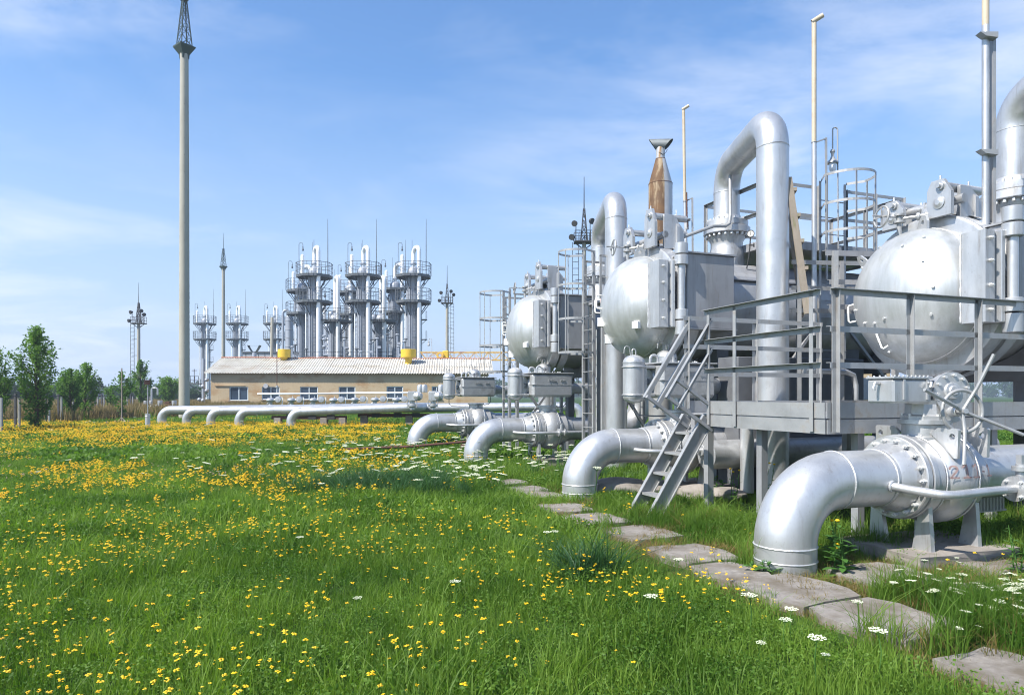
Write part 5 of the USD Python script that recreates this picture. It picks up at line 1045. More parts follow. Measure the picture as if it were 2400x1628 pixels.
LM = lightning_mast(432, 41.0, 'tall concrete pole with dark lattice spire at the left, taller than the picture')
o = P(523.5, HY, 111); dup(LM, (o[0], 111, 0), PI / 4 + .2, 'slim distant lattice-topped mast behind the left end of the roof')
def flood_mast(px, Yd, zp, r, lab, side=1):
    o = P(px, HY, Yd); t = thing('floodlight_mast', lab, 'mast', (o[0], Yd, 0), 0, 'floodlight masts with lamp platforms')
    MB().lathe([(r * 1.25, 0), (r, zp)], (0, 0, 0), EZ, 20).build('shaft', 'pole', t, 60)
    MB().box((0, 0, zp + .06), (1.7, 1.1, .12)).build('lamp_deck', 'black', t, False)
    MB().bar((-.8, 0, zp), (-.1, 0, zp - .5), .08, .08).bar((.8, 0, zp), (.1, 0, zp - .5), .08, .08).build('deck_bracket', 'black', t, False)
    rl = MB()
    for y in (-.5, .5):
        rl.bar((-.82, y, zp + .95), (.82, y, zp + .95), .05, .05).bar((-.82, y, zp + .5), (.82, y, zp + .5), .04, .04)
        for x in (-.82, -.4, .1, .5, .82): rl.bar((x, y, zp), (x, y, zp + .95), .04, .04)
    rl.build('deck_railing', 'black', t, False)
    for x, z, s in ((-.72, 1.55, -1), (-.95, .40, -1), (.48, 1.75, 1), (.85, 1.25, 1)):
        MB().bar((x, -.3, zp + .1), (x, -.3, zp + z), .06, .06).lathe([(.10, -.25), (.21, -.1), (.26, .10), (.245, .16), (0, .16)], (x + .1 * s, -.4, zp + z), (s * .6, -1, -.35), 16).build('floodlight', 'black', t, 30)
    lattice(t, .55, .12, zp + .1, zp + 2.9, 5, 'black', .05)
    MB().tube([(0, 0, zp + 2.9), (0, 0, zp + 5.6)], [.05, .02], 6).build('spike', 'black', t)
    ld = MB(); xx = .75 * side
    for q in (-.25, .25): ld.bar((xx + q, -.2, 1.5), (xx + q, -.2, zp), .05, .05)
    for z in np.arange(1.8, zp, .55): ld.bar((xx - .25, -.2, z), (xx + .25, -.2, z), .04, .04)
    for z in np.arange(2.5, zp, 2.2): ld.bar((0, -.1, z), (xx, -.2, z), .05, .05)
    ld.build('ladder', 'black', t, False)
    return t
flood_mast(325, 93, 11.2, .19, 'floodlight mast far left, behind the small poplar', -1)
flood_mast(1048, 100, 14.9, .20, 'floodlight mast right of the towers, behind the long roof', 1)
flood_mast(1369, 58, 14.45, .17, 'floodlight mast behind the farther tall bent pipe', -1)

# ------------------------------------------------------------------ fence, field posts, warning box, small regulators at the left
fx = [(3, 1020), (45, 1013), (115, 996), (144, 994), (171, 987), (212, 980), (229, 979), (244, 978), (273, 975), (298, 972), (311, 969), (338, 966), (352, 964)]
fn = thing('fence', 'wire fence with grey and dark posts beyond the young poplars', 'fence'); tops = []
for px, py in fx:
    g = G(px, py); MB().box((g[0], g[1], .72), (.075, .075, 1.44)).build('post', 'fence_post', fn, False)
    MB().box((g[0] - .16, g[1], .80), (.075, .075, 1.60)).build('post', 'fence_dark', fn, False); tops.append(np.array([g[0] - .1, g[1], 1.5]))
for zz, r in ((1.50, .022), (1.05, .008), (.60, .008)): MB().tube([q * [1, 1, 0] + EZ * zz for q in tops], r, 4).build('wire', 'fence_dark', fn, False)
o = G(346, 1010); t = thing('marker_post', 'short grey post carrying a rusty box on a thin pole, left of the low pipes', 'post', (o[0], o[1], 0)); zt = lambda y: EYE + (HY - y) / FPX * o[1]
MB().cyl((0, 0, 0), (0, 0, zt(969)), .10, 14).ring((0, 0, zt(975)), EZ, .10, .015, 14).build('stub_pipe', 'silver', t)
MB().cyl((0, 0, zt(969)), (0, 0, zt(901)), .025, 8).build('pole', 'rail', t)
MB().box((-.02, 0, zt(895.5)), (.22, .16, .20), .5).build('box', 'rust', t, False)
MB().bar((0, 0, zt(903)), (-.2, 0, zt(911)), .025, .025).build('strut', 'black', t, False)
o = G(375, 975); t = thing('regulator_stand', 'group of small grey regulators left of the tall pole base', 'regulator', (o[0], o[1], 0)); zt = lambda y: EYE + (HY - y) / FPX * o[1]; xx = lambda px: (px - 375) / FPX * o[1]
MB().tube([(xx(345), 0, .1), (xx(345), 0, zt(955)), (xx(352), 0, zt(951)), (xx(372), 0, zt(960)), (xx(408), 0, zt(960))], .09, 12).build('pipe', 'silver', t)
for px, y0, y1 in ((377, 938, 963), (410, 938, 958)): MB().cyl((xx(px), -.1, zt(y1)), (xx(px), -.1, zt(y0)), .17, 16).build('cylinder', 'silver', t, 40)
MB().box((xx(394), 0, zt(948)), (.45, .2, .3)).box((xx(394), 0, zt(942)), (.3, .25, .1)).build('regulator', 'rust', t, False)
MB().tube([(xx(352), .2, .2), (xx(352), .2, zt(912)), (xx(355), .2, zt(908.5)), (xx(362), .2, zt(908.5)), (xx(366), .2, zt(911)), (xx(366), .2, zt(925))], .06, 10).build('vent_bend', 'silver', t)
for px, y in ((342, 943), (355, 943), (368, 952)): MB().cyl((xx(px), -.1, 0), (xx(px), -.1, zt(y + 8)), .03, 6).box((xx(px), -.1, zt(y)), (.2, .15, .25), 0, .03).build('valve', 'rail', t, False)

# ------------------------------------------------------------------ trees
def leaves(pts, dirs, size, rg, fold=.25):
    n = len(pts); L = size * rg.uniform(.65, 1.3, n)[:, None]; d = dirs / np.linalg.norm(dirs, axis=1, keepdims=True)
    r = rg.normal(size=(n, 3)); s = np.cross(d, r); s /= np.linalg.norm(s, axis=1, keepdims=True); u = np.cross(s, d)
    V = np.stack([pts, pts + d * L * .5 + s * L * .36 + u * L * fold * .5, pts + d * L, pts + d * L * .5 - s * L * .36 + u * L * fold * .5], 1).reshape(-1, 3)
    I = np.arange(n)[:, None] * 4; F = np.vstack([I + [0, 1, 2], I + [0, 2, 3]])
    return V, F
def poplar(seed, H, W, nb, nl, base=.10, size=.085, lean=0.0, wide=.55):
    rg = np.random.default_rng(seed); tr, cr = MB(), MB()
    axis = np.array([[lean * z / H + .02 * math.sin(z * 2 + seed), .02 * math.cos(z * 1.7), z] for z in np.linspace(-.1, H * .96, 12)])
    tr.tube(axis, np.linspace(.045 * H ** .5, .006, 12), 8); P_, D_ = [], []
    for k in range(nb):
        f = base + (1 - base) * ((k + rg.uniform()) / nb); z = f * H * .95; a = rg.uniform(0, 2 * PI)
        prof = (min(1, (f - base + .06) / .28) * (1 - max(0, f - wide) / (1 - wide)) ** .75) if f > base else .3
        ln = W / 2 * max(prof, .12) * rg.uniform(.7, 1.25); p0 = np.array([np.interp(z, axis[:, 2], axis[:, 0]), np.interp(z, axis[:, 2], axis[:, 1]), z])
        out = np.array([math.cos(a), math.sin(a), 0]); tip = p0 + out * ln + EZ * ln * rg.uniform(1.0, 2.2); mid = p0 + out * ln * .65 + EZ * ln * .55
        if tip[2] > H: tip[2] = H
        tr.tube([p0, mid, tip], [.016, .009, .003], 5, cap=False)
        m = int(nl / nb * (.4 + ln / (W / 2))); q = rg.uniform(.12, 1.04, m)[:, None]
        pts = np.where(q < .5, p0 + (mid - p0) * q * 2, mid + (tip - mid) * (q - .5) * 2) + rg.normal(scale=.05 * W, size=(m, 3)) * [1, 1, .8]
        P_.append(pts); D_.append(out * .8 + EZ * rg.uniform(-.7, .7, m)[:, None] + rg.normal(scale=.6, size=(m, 3)))
    m = int(nl * .05); z = rg.uniform(.75, 1.0, m) * H; P_.append(np.stack([lean * z / H + rg.normal(scale=.03 * W, size=m), rg.normal(scale=.03 * W, size=m), z], 1)); D_.append(rg.normal(size=(m, 3)) + EZ * .6)
    cr.add(*leaves(np.vstack(P_), np.vstack(D_), size, rg)); return tr, cr
def tree(px, py, seed, H, W, nb, nl, lab, name='poplar_tree', group='young poplars along the fence', leaf='leaf', **kw):
    g = G(px, py); t = thing(name, lab, 'tree', (g[0], g[1], 0), 0, group); a, b2 = poplar(seed, H, W, nb, nl, **kw)
    a.build('trunk', 'bark', t, 60); b2.build('crown', leaf, t, False); return t
tree(-14, 1018, 11, 3.5, 1.15, 70, 4200, 'young poplar cut off by the left edge of the picture', base=.03)
tree(85, 1014, 12, 4.35, 1.38, 85, 6000, 'tallest young poplar, second from the left edge', base=.05, size=.095, wide=.5)
tree(165, 992, 13, 2.95, 1.05, 60, 3400, 'bushy young poplar left of the pair in the middle', base=.06, size=.10)
tree(200, 989, 14, 3.35, 1.1, 60, 3600, 'taller young poplar right of the bushy one', base=.06, size=.10, lean=.05)
tree(260, 976, 15, 2.2, .8, 26, 900, 'thin pale sapling between the staked one and the pair', base=.1, size=.11)
tree(286, 996, 16, 2.75, .95, 26, 900, 'sparse sapling tied to a stake', base=.2, size=.10)
tree(330, 968, 17, 4.5, 1.35, 60, 2600, 'slender poplar in front of the left floodlight mast', base=.06, size=.14)
tree(396, 962, 18, 3.2, 2.0, 50, 2600, 'wide pale young tree just left of the tall pole', base=.1, size=.17)
g = G(285, 997); t = thing('tree_stake', 'bare stake with a cross foot beside the sparse sapling', 'stake', (g[0], g[1], 0))
MB().cyl((0, 0, -.05), (.0, .02, 2.9), .03, 8).build('stake', 'wood', t)
for q in ((.45, -.1), (-.4, .1), (.1, .4)): MB().cyl((0, 0, .42), (q[0], q[1], 0), .022, 6).build('prop', 'wood', t)
for k, (px, py) in enumerate(((250, 1000), (270, 997), (301, 997), (325, 995))):
    g = G(px, py); tag(MB().cyl((g[0], g[1], -.05), (g[0] + .02, g[1], .26), .055, 8).build('peg', 'wood', None), ('first', 'second', 'third', 'last')[k] + ' little wooden peg from the left, in the grass before the fence', 'peg', 'wooden pegs in the grass')
g = G(184, 985); rg = np.random.default_rng(4); n = 700; v = rg.normal(size=(n, 3)); v /= np.linalg.norm(v, axis=1, keepdims=True); t = thing('red_bush', 'low dark red bush between two young poplars', 'bush', (g[0], g[1], 0))
MB().add(*leaves(v * rg.uniform(.3, 1, (n, 1)) * [.5, .4, .42] + [0, 0, .45], v, .12, rg)).build('foliage', 'redbush', t, False); MB().cyl((0, 0, 0), (0, 0, .5), .03, 6).build('stem', 'bark', t)

# broad dark trees far behind the fence, and the wood on the horizon
def broad(seed, H, W, n, size):
    rg = np.random.default_rng(seed); cl = [(rg.uniform(-.36, .36) * W, rg.uniform(-.3, .3) * W, H * rg.uniform(.30, .80), rg.uniform(.16, .26) * W) for _ in range(11)]
    P_, D_ = [], []
    for (x, y, z, r) in cl:
        m = n // 11; v = rg.normal(size=(m, 3)); v /= np.linalg.norm(v, axis=1, keepdims=True); P_.append(np.array([x, y, z]) + v * r * rg.uniform(.55, 1.08, (m, 1)) * [1, 1, .9]); D_.append(v + rg.normal(scale=.4, size=v.shape))
    tr = MB().tube([(0, 0, -.2), (0.1, 0, H * .3), (0, .1, H * .7)], [.05 * H ** .7, .035 * H ** .7, .02], 8)
    for (x, y, z, r) in cl[:6]: tr.tube([(0, 0, H * .22), (x * .5, y * .5, H * .4), (x, y, z)], [.07, .05, .02], 5)
    return tr, MB().add(*leaves(np.vstack(P_), np.vstack(D_), size, rg))
protos = []
for k, (px, Yd, H, W, lab) in enumerate(((186, 95, 4.5, 6.5, 'broad dark tree behind the pair of poplars'), (226, 88, 3.5, 6.0, 'broad dark tree right of the pair of poplars'), (150, 100, 3.7, 6, 'broad dark tree left of the pair of poplars'))):
    o = P(px, HY, Yd); t = thing('broad_tree', lab, 'tree', (o[0], Yd, 0), k * 1.3, 'broad dark trees beyond the fence'); a_, b2 = broad(40 + k, H, W, 4200, .34); a_.build('trunk', 'bark', t, 60); b2.build('crown', 'leaf_far', t, False); protos.append(t)
for k, (px, Yd, sc, lab) in enumerate(((20, 105, .95, 'broad dark tree behind the poplar at the left edge'), (60, 112, .8, 'low dark tree left of the tallest poplar'), (112, 116, .8, 'low dark tree just right of the tallest poplar'), (285, 130, .80, 'low dark tree behind the staked sapling'), (312, 135, .74, 'low dark tree left of the slender poplar'),
                            (350, 128, .82, 'low dark tree right of the slender poplar'), (376, 122, .75, 'low dark tree behind the regulators'), (410, 130, .85, 'low dark tree hidden partly by the tall pole'), (445, 120, .75, 'low dark tree right of the tall pole'), (-30, 100, 1.0, 'broad dark tree peeping in at the left edge'))):
    o = P(px, HY, Yd); dup(protos[k % 3], (o[0], Yd, 0), k * 2.1, lab, scale=sc)
rg = np.random.default_rng(9); n = 150; xs = np.linspace(-260, 330, n) + rg.normal(scale=3, size=n); ys = 330 + rg.uniform(0, 120, n)
scatter('distant_wood', [(broad(60, 11, 13, 900, 1.5)[1], 'leaf_far'), (broad(61, 9, 15, 900, 1.5)[1], 'leaf_far')], np.stack([xs, ys, 0 * xs], 1), rg.integers(0, 2, n), rg.uniform(0, 6, n), rg.uniform(.55, .95, n), 'hazy wood along the horizon', 'wood')

# ------------------------------------------------------------------ meadow
def blades(n, R, h0, h1, w, lean, seed, seg=3, droop=.5):
    rg = np.random.default_rng(seed); V, F = [], []; base = 0
    r = R * np.sqrt(rg.uniform(0, 1, n)); a = rg.uniform(0, 2 * PI, n); X, Y = r * np.cos(a), r * np.sin(a)
    for k in range(n):
        h = rg.uniform(h0, h1); la = rg.uniform(0, 2 * PI) ; l = abs(rg.normal(0, lean)) * h; ww = w * rg.uniform(.6, 1.3); fa = rg.uniform(0, PI)
        side = np.array([math.cos(fa), math.sin(fa), 0]) * ww / 2; dr = np.array([math.cos(la), math.sin(la), 0]); dp = droop * rg.uniform(0, 1)
        for i in range(seg + 1):
            q = i / seg; p = np.array([X[k], Y[k], 0]) + dr * l * q ** 1.8 + EZ * h * (q - dp * .35 * q ** 3)
            if i < seg: V += [p - side * (1 - q ** 2 * .7), p + side * (1 - q ** 2 * .7)]
            else: V.append(p)
        for i in range(seg - 1): F += [[base + 2 * i, base + 2 * i + 1, base + 2 * i + 3], [base + 2 * i, base + 2 * i + 3, base + 2 * i + 2]]
        F.append([base + 2 * seg - 2, base + 2 * seg - 1, base + 2 * seg]); base += 2 * seg + 1
    return MB().add(V, F)
def herb(n, R, h, size, seed):
    rg = np.random.default_rng(seed); r = R * np.sqrt(rg.uniform(0, 1, n)); a = rg.uniform(0, 2 * PI, n); z = h * rg.uniform(.1, 1, n)
    d = rg.normal(size=(n, 3)) * [1, 1, .35] + [0, 0, .25]
    return MB().add(*leaves(np.stack([r * np.cos(a), r * np.sin(a), z], 1), d, size, rg, .15))
EXC = [(x, y, s * (.40 if y > 4.6 else .33)) for x, y, s in SLABS]
def bare(x, y):
    """1 on the slabs and against the thick pipes"""
    m = np.zeros(len(x), bool)
    for (sx, sy, hs) in EXC:
        dx, dy = x - sx, y - sy; u, v = dx * E1[0] + dy * E1[1], dx * E2[0] + dy * E2[1]; m |= (abs(u) < hs * .95) & (abs(v) < hs * .95)
    for (bx, by) in PIPES: m |= (x - bx) ** 2 + (y - by) ** 2 < .265 ** 2
    return m
def near_slab(x, y, d=.30):
    m = np.zeros(len(x), bool)
    for (sx, sy, hs) in EXC: m |= np.hypot(x - sx, y - sy) < hs + d
    return m
def grid(y0, y1, sp, seed, spread=.86):
    rg = np.random.default_rng(seed); ys = np.arange(y0, y1, sp); out = []
    for y in ys:
        w = y * spread + .6; xs = np.arange(-w, w, sp); out.append(np.stack([xs, np.full(len(xs), y)], 1))
    q = np.vstack(out); q = q + rg.uniform(-.5, .5, q.shape) * sp; return q, rg
def shady(x, y):
    """under the vessels and platform little grows"""
    q = np.stack([x - 2.44, y - 6.10], 1); s = q @ E1[:2]; u = q @ E2[:2]; return (s > 1.1) & (u > .9) & (u < 10.5)
gp, gi, gr, gs, gm = [], [], [], [], []
PR_ = [(blades(58, .13, .07, .20, .0062, .42, 1), 'grass'), (blades(50, .14, .10, .27, .0066, .55, 2), 'grass'), (blades(64, .12, .05, .15, .0058, .4, 3), 'grass'), (herb(150, .15, .12, .015, 4), 'clover'), (herb(130, .15, .16, .019, 5), 'clover'),
       (blades(46, .16, .05, .17, .006, .8, 6), 'dry'), (blades(110, .26, .08, .26, .012, .45, 7), 'grass'), (herb(240, .28, .17, .030, 8), 'clover'), (blades(150, .5, .10, .30, .024, .45, 9, 2), 'grass'), (herb(150, .5, .22, .09, 10), 'clover'), (blades(170, 1.1, .12, .36, .055, .4, 11, 2), 'grass')]
for (y0, y1, sp, ids, pr, seed) in ((2.9, 7.2, .098, (0, 1, 2, 3, 4), (.26, .12, .24, .22, .16), 1), (7.2, 14.5, .155, (0, 1, 6, 7), (.2, .14, .40, .26), 2), (14.5, 31, .30, (6, 8, 7, 9), (.18, .46, .14, .22), 3), (31, 95, .80, (8, 10), (.25, .75), 4)):
    q, rg = grid(y0, y1, sp, seed, .80); x, y = q.T; n = len(q); idx = rg.choice(ids, n, p=pr); sc = rg.uniform(.75, 1.25, n)
    hn = meshkit.fbm(np.stack([x * .9, y * .9, 0 * x], 1), 3, 8); sc *= .44 + .86 * hn
    lush = meshkit.noise(np.stack([x * .35, y * .35, 0 * x], 1), 21)
    ns = near_slab(x, y); sc[ns] *= .62; idx = np.where(ns & (rg.uniform(size=n) < .45) & (y < 16), 5, idx)
    keep = ~bare(x, y) & ~(shady(x, y) & (rg.uniform(size=n) < .85)); keep &= ~((y > 68) & (x > -32) & (x < 4))
    gp.append(q[keep]); gi.append(idx[keep]); gs.append(sc[keep]); gr.append(rg.uniform(0, 2 * PI, n)[keep])
q = np.vstack(gp); scatter('meadow_grass', PR_, np.column_stack([q, np.full(len(q), -.02)]), np.concatenate(gi), np.concatenate(gr), np.concatenate(gs), 'green meadow grass and clover covering the foreground', 'grass')

# tall dark tufts, long grass near the pipes, wispy grass at the right
rg = np.random.default_rng(31); tp = []
for (px, py, k, sx, sy) in ((862, 1150, 85, .6, .4), (1388, 1352, 9, .14, .10), (930, 1165, 26, .7, .3), (1340, 1120, 10, .5, .3), (300, 1045, 16, 1.5, .5)):
    g = G(px, py); tp += [(g[0] + rg.normal() * sx, g[1] + rg.normal() * sy, 0) for _ in range(k)]
scatter('dark_grass_tufts', [(blades(70, .10, .20, .48, .007, .75, 12, 4, .9), 'grass_dark'), (blades(60, .09, .16, .40, .008, .95, 13, 4, 1.0), 'grass_dark')], tp, rg.integers(0, 2, len(tp)), rg.uniform(0, 6, len(tp)), rg.uniform(.7, 1.25, len(tp)), 'dark tall grass tufts standing out of the meadow', 'grass tuft')
tp = []
for (px, py, k, sx, sy) in ((1690, 1240, 60, .45, .22), (1560, 1225, 34, .4, .16), (1470, 1200, 26, .4, .2), (1790, 1320, 14, .18, .08), (2240, 1250, 60, .38, .22), (2360, 1235, 50, .35, .25), (2050, 1290, 24, .28, .10), (2390, 1300, 24, .3, .12), (1980, 1280, 14, .2, .1), (1310, 1130, 12, .3, .15), (1200, 1085, 14, .6, .3), (2300, 1440, 90, .32, .20), (2230, 1500, 40, .3, .12), (2380, 1480, 40, .15, .2), (2150, 1400, 26, .2, .1)):
    g = G(px, py); tp += [(g[0] + rg.normal() * sx, g[1] + rg.normal() * sy, 0) for _ in range(k)]
tp = np.array(tp); tp = tp[~bare(tp[:, 0], tp[:, 1])]
scatter('long_grass', [(blades(40, .10, .16, .42, .006, .6, 14, 4, .8), 'grass'), (blades(26, .10, .12, .34, .006, .9, 15, 4, 1.0), 'dry'), (blades(46, .11, .18, .46, .0062, .7, 16, 4, .9), 'grass')], tp, rg.choice(3, len(tp), p=(.42, .16, .42)), rg.uniform(0, 6, len(tp)), rg.uniform(.45, .95, len(tp)), 'long grass round the steps and the nearest pipe', 'grass')
n = 230; g = [G(px, py) for px, py in zip(rg.uniform(1850, 2400, n), rg.uniform(1255, 1420, n))] + [G(px, py) for px, py in zip(rg.uniform(1230, 1700, n), rg.uniform(1140, 1300, n))]
scatter('dry_litter', [(blades(34, .14, .01, .05, .006, 4.0, 17, 3, .5), 'dry'), (blades(40, .12, .03, .10, .005, 1.2, 18, 3, .5), 'dry')], np.array(g), rg.integers(0, 2, len(g)), rg.uniform(0, 6, len(g)), rg.uniform(.6, 1.2, len(g)), 'dry straw scattered between the slabs', 'straw')
# tan reeds in the field behind the fence
q, rg = grid(36, 100, 1.0, 6, .80); x, y = q.T; keep = (x < -11 - (y - 36) * .12) & (y > 36 + np.maximum(0, (x + 24)) * 2.2) & ((y < 68) | (x < -33)); q = q[keep]
scatter('reed_field', [(blades(190, .8, .5, 1.05, .05, .25, 19, 2), 'reed'), (blades(90, .8, .3, .8, .05, .3, 20, 2), 'grass')], np.column_stack([q, 0 * q[:, 0]]), rg.choice(2, len(q), p=(.86, .14)), rg.uniform(0, 6, len(q)), rg.uniform(.8, 1.15, len(q)), 'tan dry reeds in the field behind the fence', 'reeds')

# yellow flowers
def blossom(seed, k, R, h, s):
    rg = np.random.default_rng(seed); mb = MB()
    for i in range(k):
        x, y = rg.normal(scale=R, size=2); z = h * rg.uniform(.72, 1.1)
        for j in range(5):
            a = 2 * PI * j / 5 + rg.uniform(); v = np.array([[1, 0, 0], [-1, 0, 0], [0, 1, 0], [0, -1, 0], [0, 0, .8], [0, 0, -.5]]) * s * rg.uniform(.75, 1.2)
            mb.add(v * [1, 1, .8] + [x + math.cos(a) * s * 1.15, y + math.sin(a) * s * 1.15, z + rg.uniform(-1.0, 1.2) * s], [[0, 2, 4], [2, 1, 4], [1, 3, 4], [3, 0, 4], [2, 0, 5], [1, 2, 5], [3, 1, 5], [0, 3, 5]])
    return mb
def stems(seed, k, R, h):
    return blades(k, R, h * .7, h, .004, .1, seed, 2, 0)
def dens(x, y):
    px, py = CX + x / y * FPX, HY + FPX * EYE / y
    d = np.clip(1.2 - px / 1250.0, .08, 1.0) * (.08 + 1.25 * np.clip((meshkit.fbm(np.stack([x * .75, y * .55, 0 * x], 1), 4, 14) - .40) * 5, 0, 1))
    d = np.where(y > 15, d * 1.1, d) * np.where((py > 1350) & (px > 700), .75, 1.0)
    d *= np.where((py > 1062) & (py < 1110) & (px < 560), .30, 1.0)
    d *= np.where((px > 1500) & (py > 1150) & ~((px > 2150) & (py > 1380)), .22, 1.0)
    d = np.where((py > 1360) & (py < 1500) & (px > 1250) & (px < 1830), .62, d)
    d = np.where((py > 985) & (py < 1045) & (px < 950), 1.3, d) * np.where((px > 930) & (py < 1210), .28, 1.0); d *= np.where(y > 33.5, .35, 1.0) * np.where(y > 40, .25, 1.0)
    return d * ~near_slab(x, y, .0) * ~shady(x, y)
fp, fi, fs = [], [], []
for (y0, y1, sp, ids, base, seed) in ((3.0, 8.5, .098, (0, 1, 2), .78, 51), (8.5, 15, .115, (0, 1, 2, 3), .75, 52), (15, 34, .29, (3, 4), .95, 53), (34, 60, 1.0, (4, ), .9, 54)):
    q, rg = grid(y0, y1, sp, seed, .80); x, y = q.T; keep = rg.uniform(size=len(q)) < dens(x, y) * base; q = q[keep]
    hn = meshkit.fbm(np.stack([q[:, 0] * .9, q[:, 1] * .9, 0 * q[:, 0]], 1), 3, 8); fp.append(q); fi.append(rg.choice(ids, len(q))); fs.append(rg.uniform(.5, 1.45, len(q)) * (.75 + .5 * hn))
q = np.vstack(fp)
scatter('yellow_flowers', [(blossom(1, 1, .006, .16, .0056), 'petal'), (blossom(2, 3, .028, .18, .0052), 'petal'), (blossom(3, 1, .006, .20, .0070), 'petal'), (blossom(4, 6, .07, .20, .0085), 'petal'), (blossom(5, 15, .19, .22, .0098), 'petal')], np.column_stack([q, 0 * q[:, 0]]), np.concatenate(fi), rg.uniform(0, 6, len(q)), np.concatenate(fs), 'small yellow flowers dotted through the meadow', 'flowers')
q, rg = grid(11.5, 17.5, .42, 61, .8); x, y = q.T; px, py = CX + x / y * FPX, HY + FPX * EYE / y; keep = (px < 620) & (py > 1062) & (py < 1135) & (rg.uniform(size=len(q)) < .8) & (meshkit.noise(np.stack([x * .7, y * .9, 0 * x], 1), 30) > .42); q = q[keep]
scatter('pink_clover', [(blossom(8, 5, .13, .13, .011), 'petal_pink')], np.column_stack([q, 0 * q[:, 0]]), np.zeros(len(q), int), rg.uniform(0, 6, len(q)), rg.uniform(.7, 1.1, len(q)), 'pale pink clover heads in the middle of the meadow', 'flowers')

# white umbels
def umbel(seed, r, h):
    rg = np.random.default_rng(seed); fl, sm = MB(), MB(); sm.tube([(0, 0, 0), (.01, .01, h * .6), (0, 0, h * .93)], .0028, 4)
    for k in range(26):
        a = k * 2.39996; q = math.sqrt((k + .5) / 26) * r; p = np.array([q * math.cos(a), q * math.sin(a), h - q * q * 2.0 + rg.uniform(-.003, .003)])
        for j in range(4): fl.add(np.array([[1, 0, 0], [-.5, .87, 0], [-.5, -.87, 0], [0, 0, .6]]) * r * .11 + p + rg.normal(scale=r * .06, size=3) * [1, 1, .3], [[0, 1, 3], [1, 2, 3], [2, 0, 3], [0, 2, 1]])
        if k % 3 == 0: sm.tube([(0, 0, h * .90), p - [0, 0, .004]], .0012, 3, cap=False)
    return fl, sm
U = [umbel(70, .040, .24), umbel(71, .034, .30), umbel(72, .045, .20)]
tall = thing('white_umbel', 'white umbel flower left of the middle in the foreground grass, standing alone', 'flower', tuple(G(1068, 1440)), 0.3, 'white umbel flowers in the foreground'); U[0][0].build('flower_head', 'petal_white', tall, False); U[0][1].build('stem', 'weed', tall, False)
for px, py, s, lab in ((1525, 1462, 1.15, 'white umbel left of the widest one, just below the yellow flowers'), (1757, 1470, 1.25, 'widest white umbel in the foreground, below the path slabs'), (1854, 1482, 1.0, 'upper one of two white umbels, below the biggest slab'), (1841, 1506, .95, 'lower one of two white umbels, below the biggest slab'),
                       (1783, 1540, .7, 'little white umbel in the grass below the pair'), (1914, 1580, 1.15, 'lacy white umbel low in the foreground, beside a yellow flower'), (2058, 1566, 1.2, 'lacy white umbel low at the right, in tall grass'), (1590, 1345, 1.0, 'white umbel lying against the path slab left of the nearest pipe'), (1282, 1270, 1.0, 'right half of the white umbel pair left of the path'), (1300, 1268, 1.0, 'white umbel beside its twin left of the path'),
                       (838, 1432, .8, 'small white umbel near the middle left of the meadow'), (703, 1277, .9, 'single white umbel among yellow flowers at the centre left'), (2010, 1452, .9, 'white umbel at the edge of the last big slab'), (1935, 1560, .6, 'little white umbel just right of the lacy one')):
    dup(tall, tuple(G(px, py + 34)), px * .1, lab, scale=s)
pts = []
for (px, py, k, sx, sy) in ((905, 1095, 90, 2.2, 2.2), (980, 1060, 80, 2.2, 2.4), (1090, 1130, 70, .95, .8), (1130, 1090, 36, .8, 1.0), (740, 1120, 26, 2.5, 1.6), (1000, 1150, 26, 1.2, .8), (2290, 1430, 34, .33, .26), (2370, 1420, 20, .25, .25), (2180, 1400, 8, .28, .2), (1320, 1100, 20, .35, .5), (450, 1130, 10, 2.5, 1.5), (600, 1015, 40, 7, 4), (300, 1010, 14, 6, 4), (2230, 1480, 14, .25, .12), (1180, 1150, 12, .5, .3)):
    g = G(px, py); pts += [(g[0] + rg.normal() * sx, g[1] + rg.normal() * sy, 0) for _ in range(k)]
pts = np.array([p for p in pts if p[1] > 3.5]); n = len(pts); pts = pts[~bare(pts[:, 0], pts[:, 1])]; n = len(pts); sc = rg.uniform(.6, 1.2, n) * np.where(pts[:, 1] > 9, 1.55, .8); ii = rg.integers(0, 3, n); rr_ = rg.uniform(0, 6, n); tl = (rg.uniform(0, 6, n), rg.uniform(0, .3, n))
scatter('white_flowers', [(u[0], 'petal_white') for u in U], pts, ii, rr_, sc, 'white umbel flowers in drifts through the meadow', 'flowers', tl)
scatter('flower_stems', [(u[1], 'weed') for u in U], pts, ii, rr_, sc, 'thin green stems under the white flower drifts', 'stems', tl)

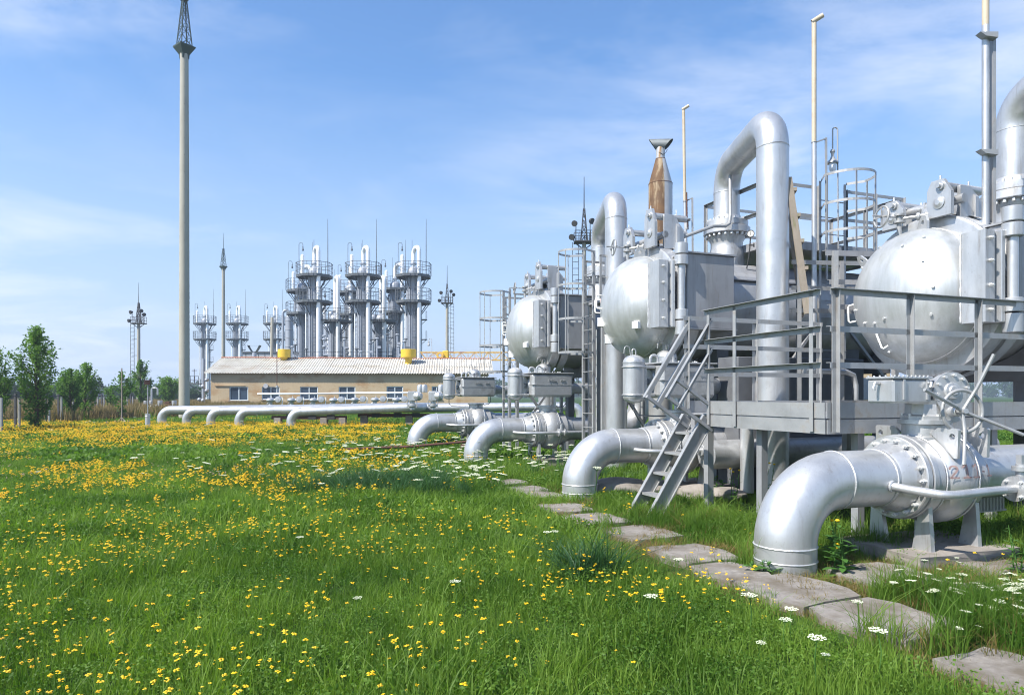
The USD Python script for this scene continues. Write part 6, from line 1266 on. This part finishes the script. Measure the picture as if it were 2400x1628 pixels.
# leafy weeds
def weed(px, py, h, lab, n=26, size=.14, flowers=0, seed=1):
    g = G(px, py); rg = np.random.default_rng(seed); t = thing('leafy_weed', lab, 'weed', (g[0], g[1], 0), 0, 'leafy weeds near the pipes'); lf, sm = MB(), MB()
    for s in range(3):
        a = rg.uniform(0, 6); tip = np.array([math.cos(a) * .12 * h, math.sin(a) * .12 * h, h * rg.uniform(.65, 1)]); b0 = rg.normal(scale=.04, size=3) * [1, 1, 0]; sm.tube([b0, b0 + tip * .5 + rg.normal(scale=.01, size=3), b0 + tip], [.006, .005, .003], 5, cap=False)
        for k in range(n // 3):
            q = (k + .5) / (n / 3); p = b0 + tip * q; an = rg.uniform(0, 6); d = np.array([math.cos(an), math.sin(an), rg.uniform(-.1, .6)]); L = size * (1.15 - .75 * q) * rg.uniform(.7, 1.2); s_ = unit(np.cross(d, EZ)); d = unit(d)
            V = []
            for w, f, dz in ((0, 0, 0), (.16, .35, .05), (.20, .6, .04), (.10, .85, -.03), (0, 1, -.10)): V += [p + d * L * f - s_ * w * L + EZ * dz * L, p + d * L * f + s_ * w * L + EZ * dz * L]
            lf.add(V, [[2 * i, 2 * i + 1, 2 * i + 3, 2 * i + 2] for i in range(4)])
        if s < flowers: MB().lathe([(0, .012), (.012, .012), (.019, .004), (.012, -.006), (0, -.008)], b0 + tip + [0, 0, .02], EZ, 10).build('flower', 'petal', t, False); sm.tube([b0 + tip, b0 + tip + [0, 0, .02]], .003, 4)
    lf.build('leaves', 'weed', t, 60); sm.build('stem', 'weed', t, 60)
weed(1968, 1345, .46, 'tall leafy weed right of the nearest pipe elbow', 42, .17, 1, 1)
weed(1950, 1318, .50, 'thin leafy weed close behind the nearest pipe elbow', 24, .12, 2, 2)
weed(1720, 1180, .62, 'yellow flowering weed under the platform, right of the steps', 22, .12, 3, 3)
weed(1790, 1190, .70, 'tall flowering weed by the platform leg', 26, .12, 2, 4)
weed(1690, 1165, .30, 'pale rosette weed in shade under the platform', 26, .2, 0, 5)
weed(1790, 1345, .14, 'flat broad-leaved weed at the foot of the nearest pipe elbow', 22, .13, 0, 6)
weed(1560, 1180, .32, 'green weed seen through the steps', 30, .1, 0, 7)
weed(2390, 1345, .42, 'bushy weed at the right edge of the path', 44, .10, 0, 8)
weed(1575, 1110, .40, 'yellow flowered weed left of the steps', 14, .09, 1, 9)

# ------------------------------------------------------------------ summer haze
M['haze'] = usdkit.material(stage, '/World/Looks/haze', {'v': ('principled_volume', {'color': (0.74, 0.84, 0.98), 'density': 0.0007, 'anisotropy': 0.2})}, volume='v.volume')
tag(MB().box((0, 1900, 29), (7200, 4500, 62)).build('haze', 'haze', None, False), 'thin bluish summer haze over the plain', None, None, 'stuff')
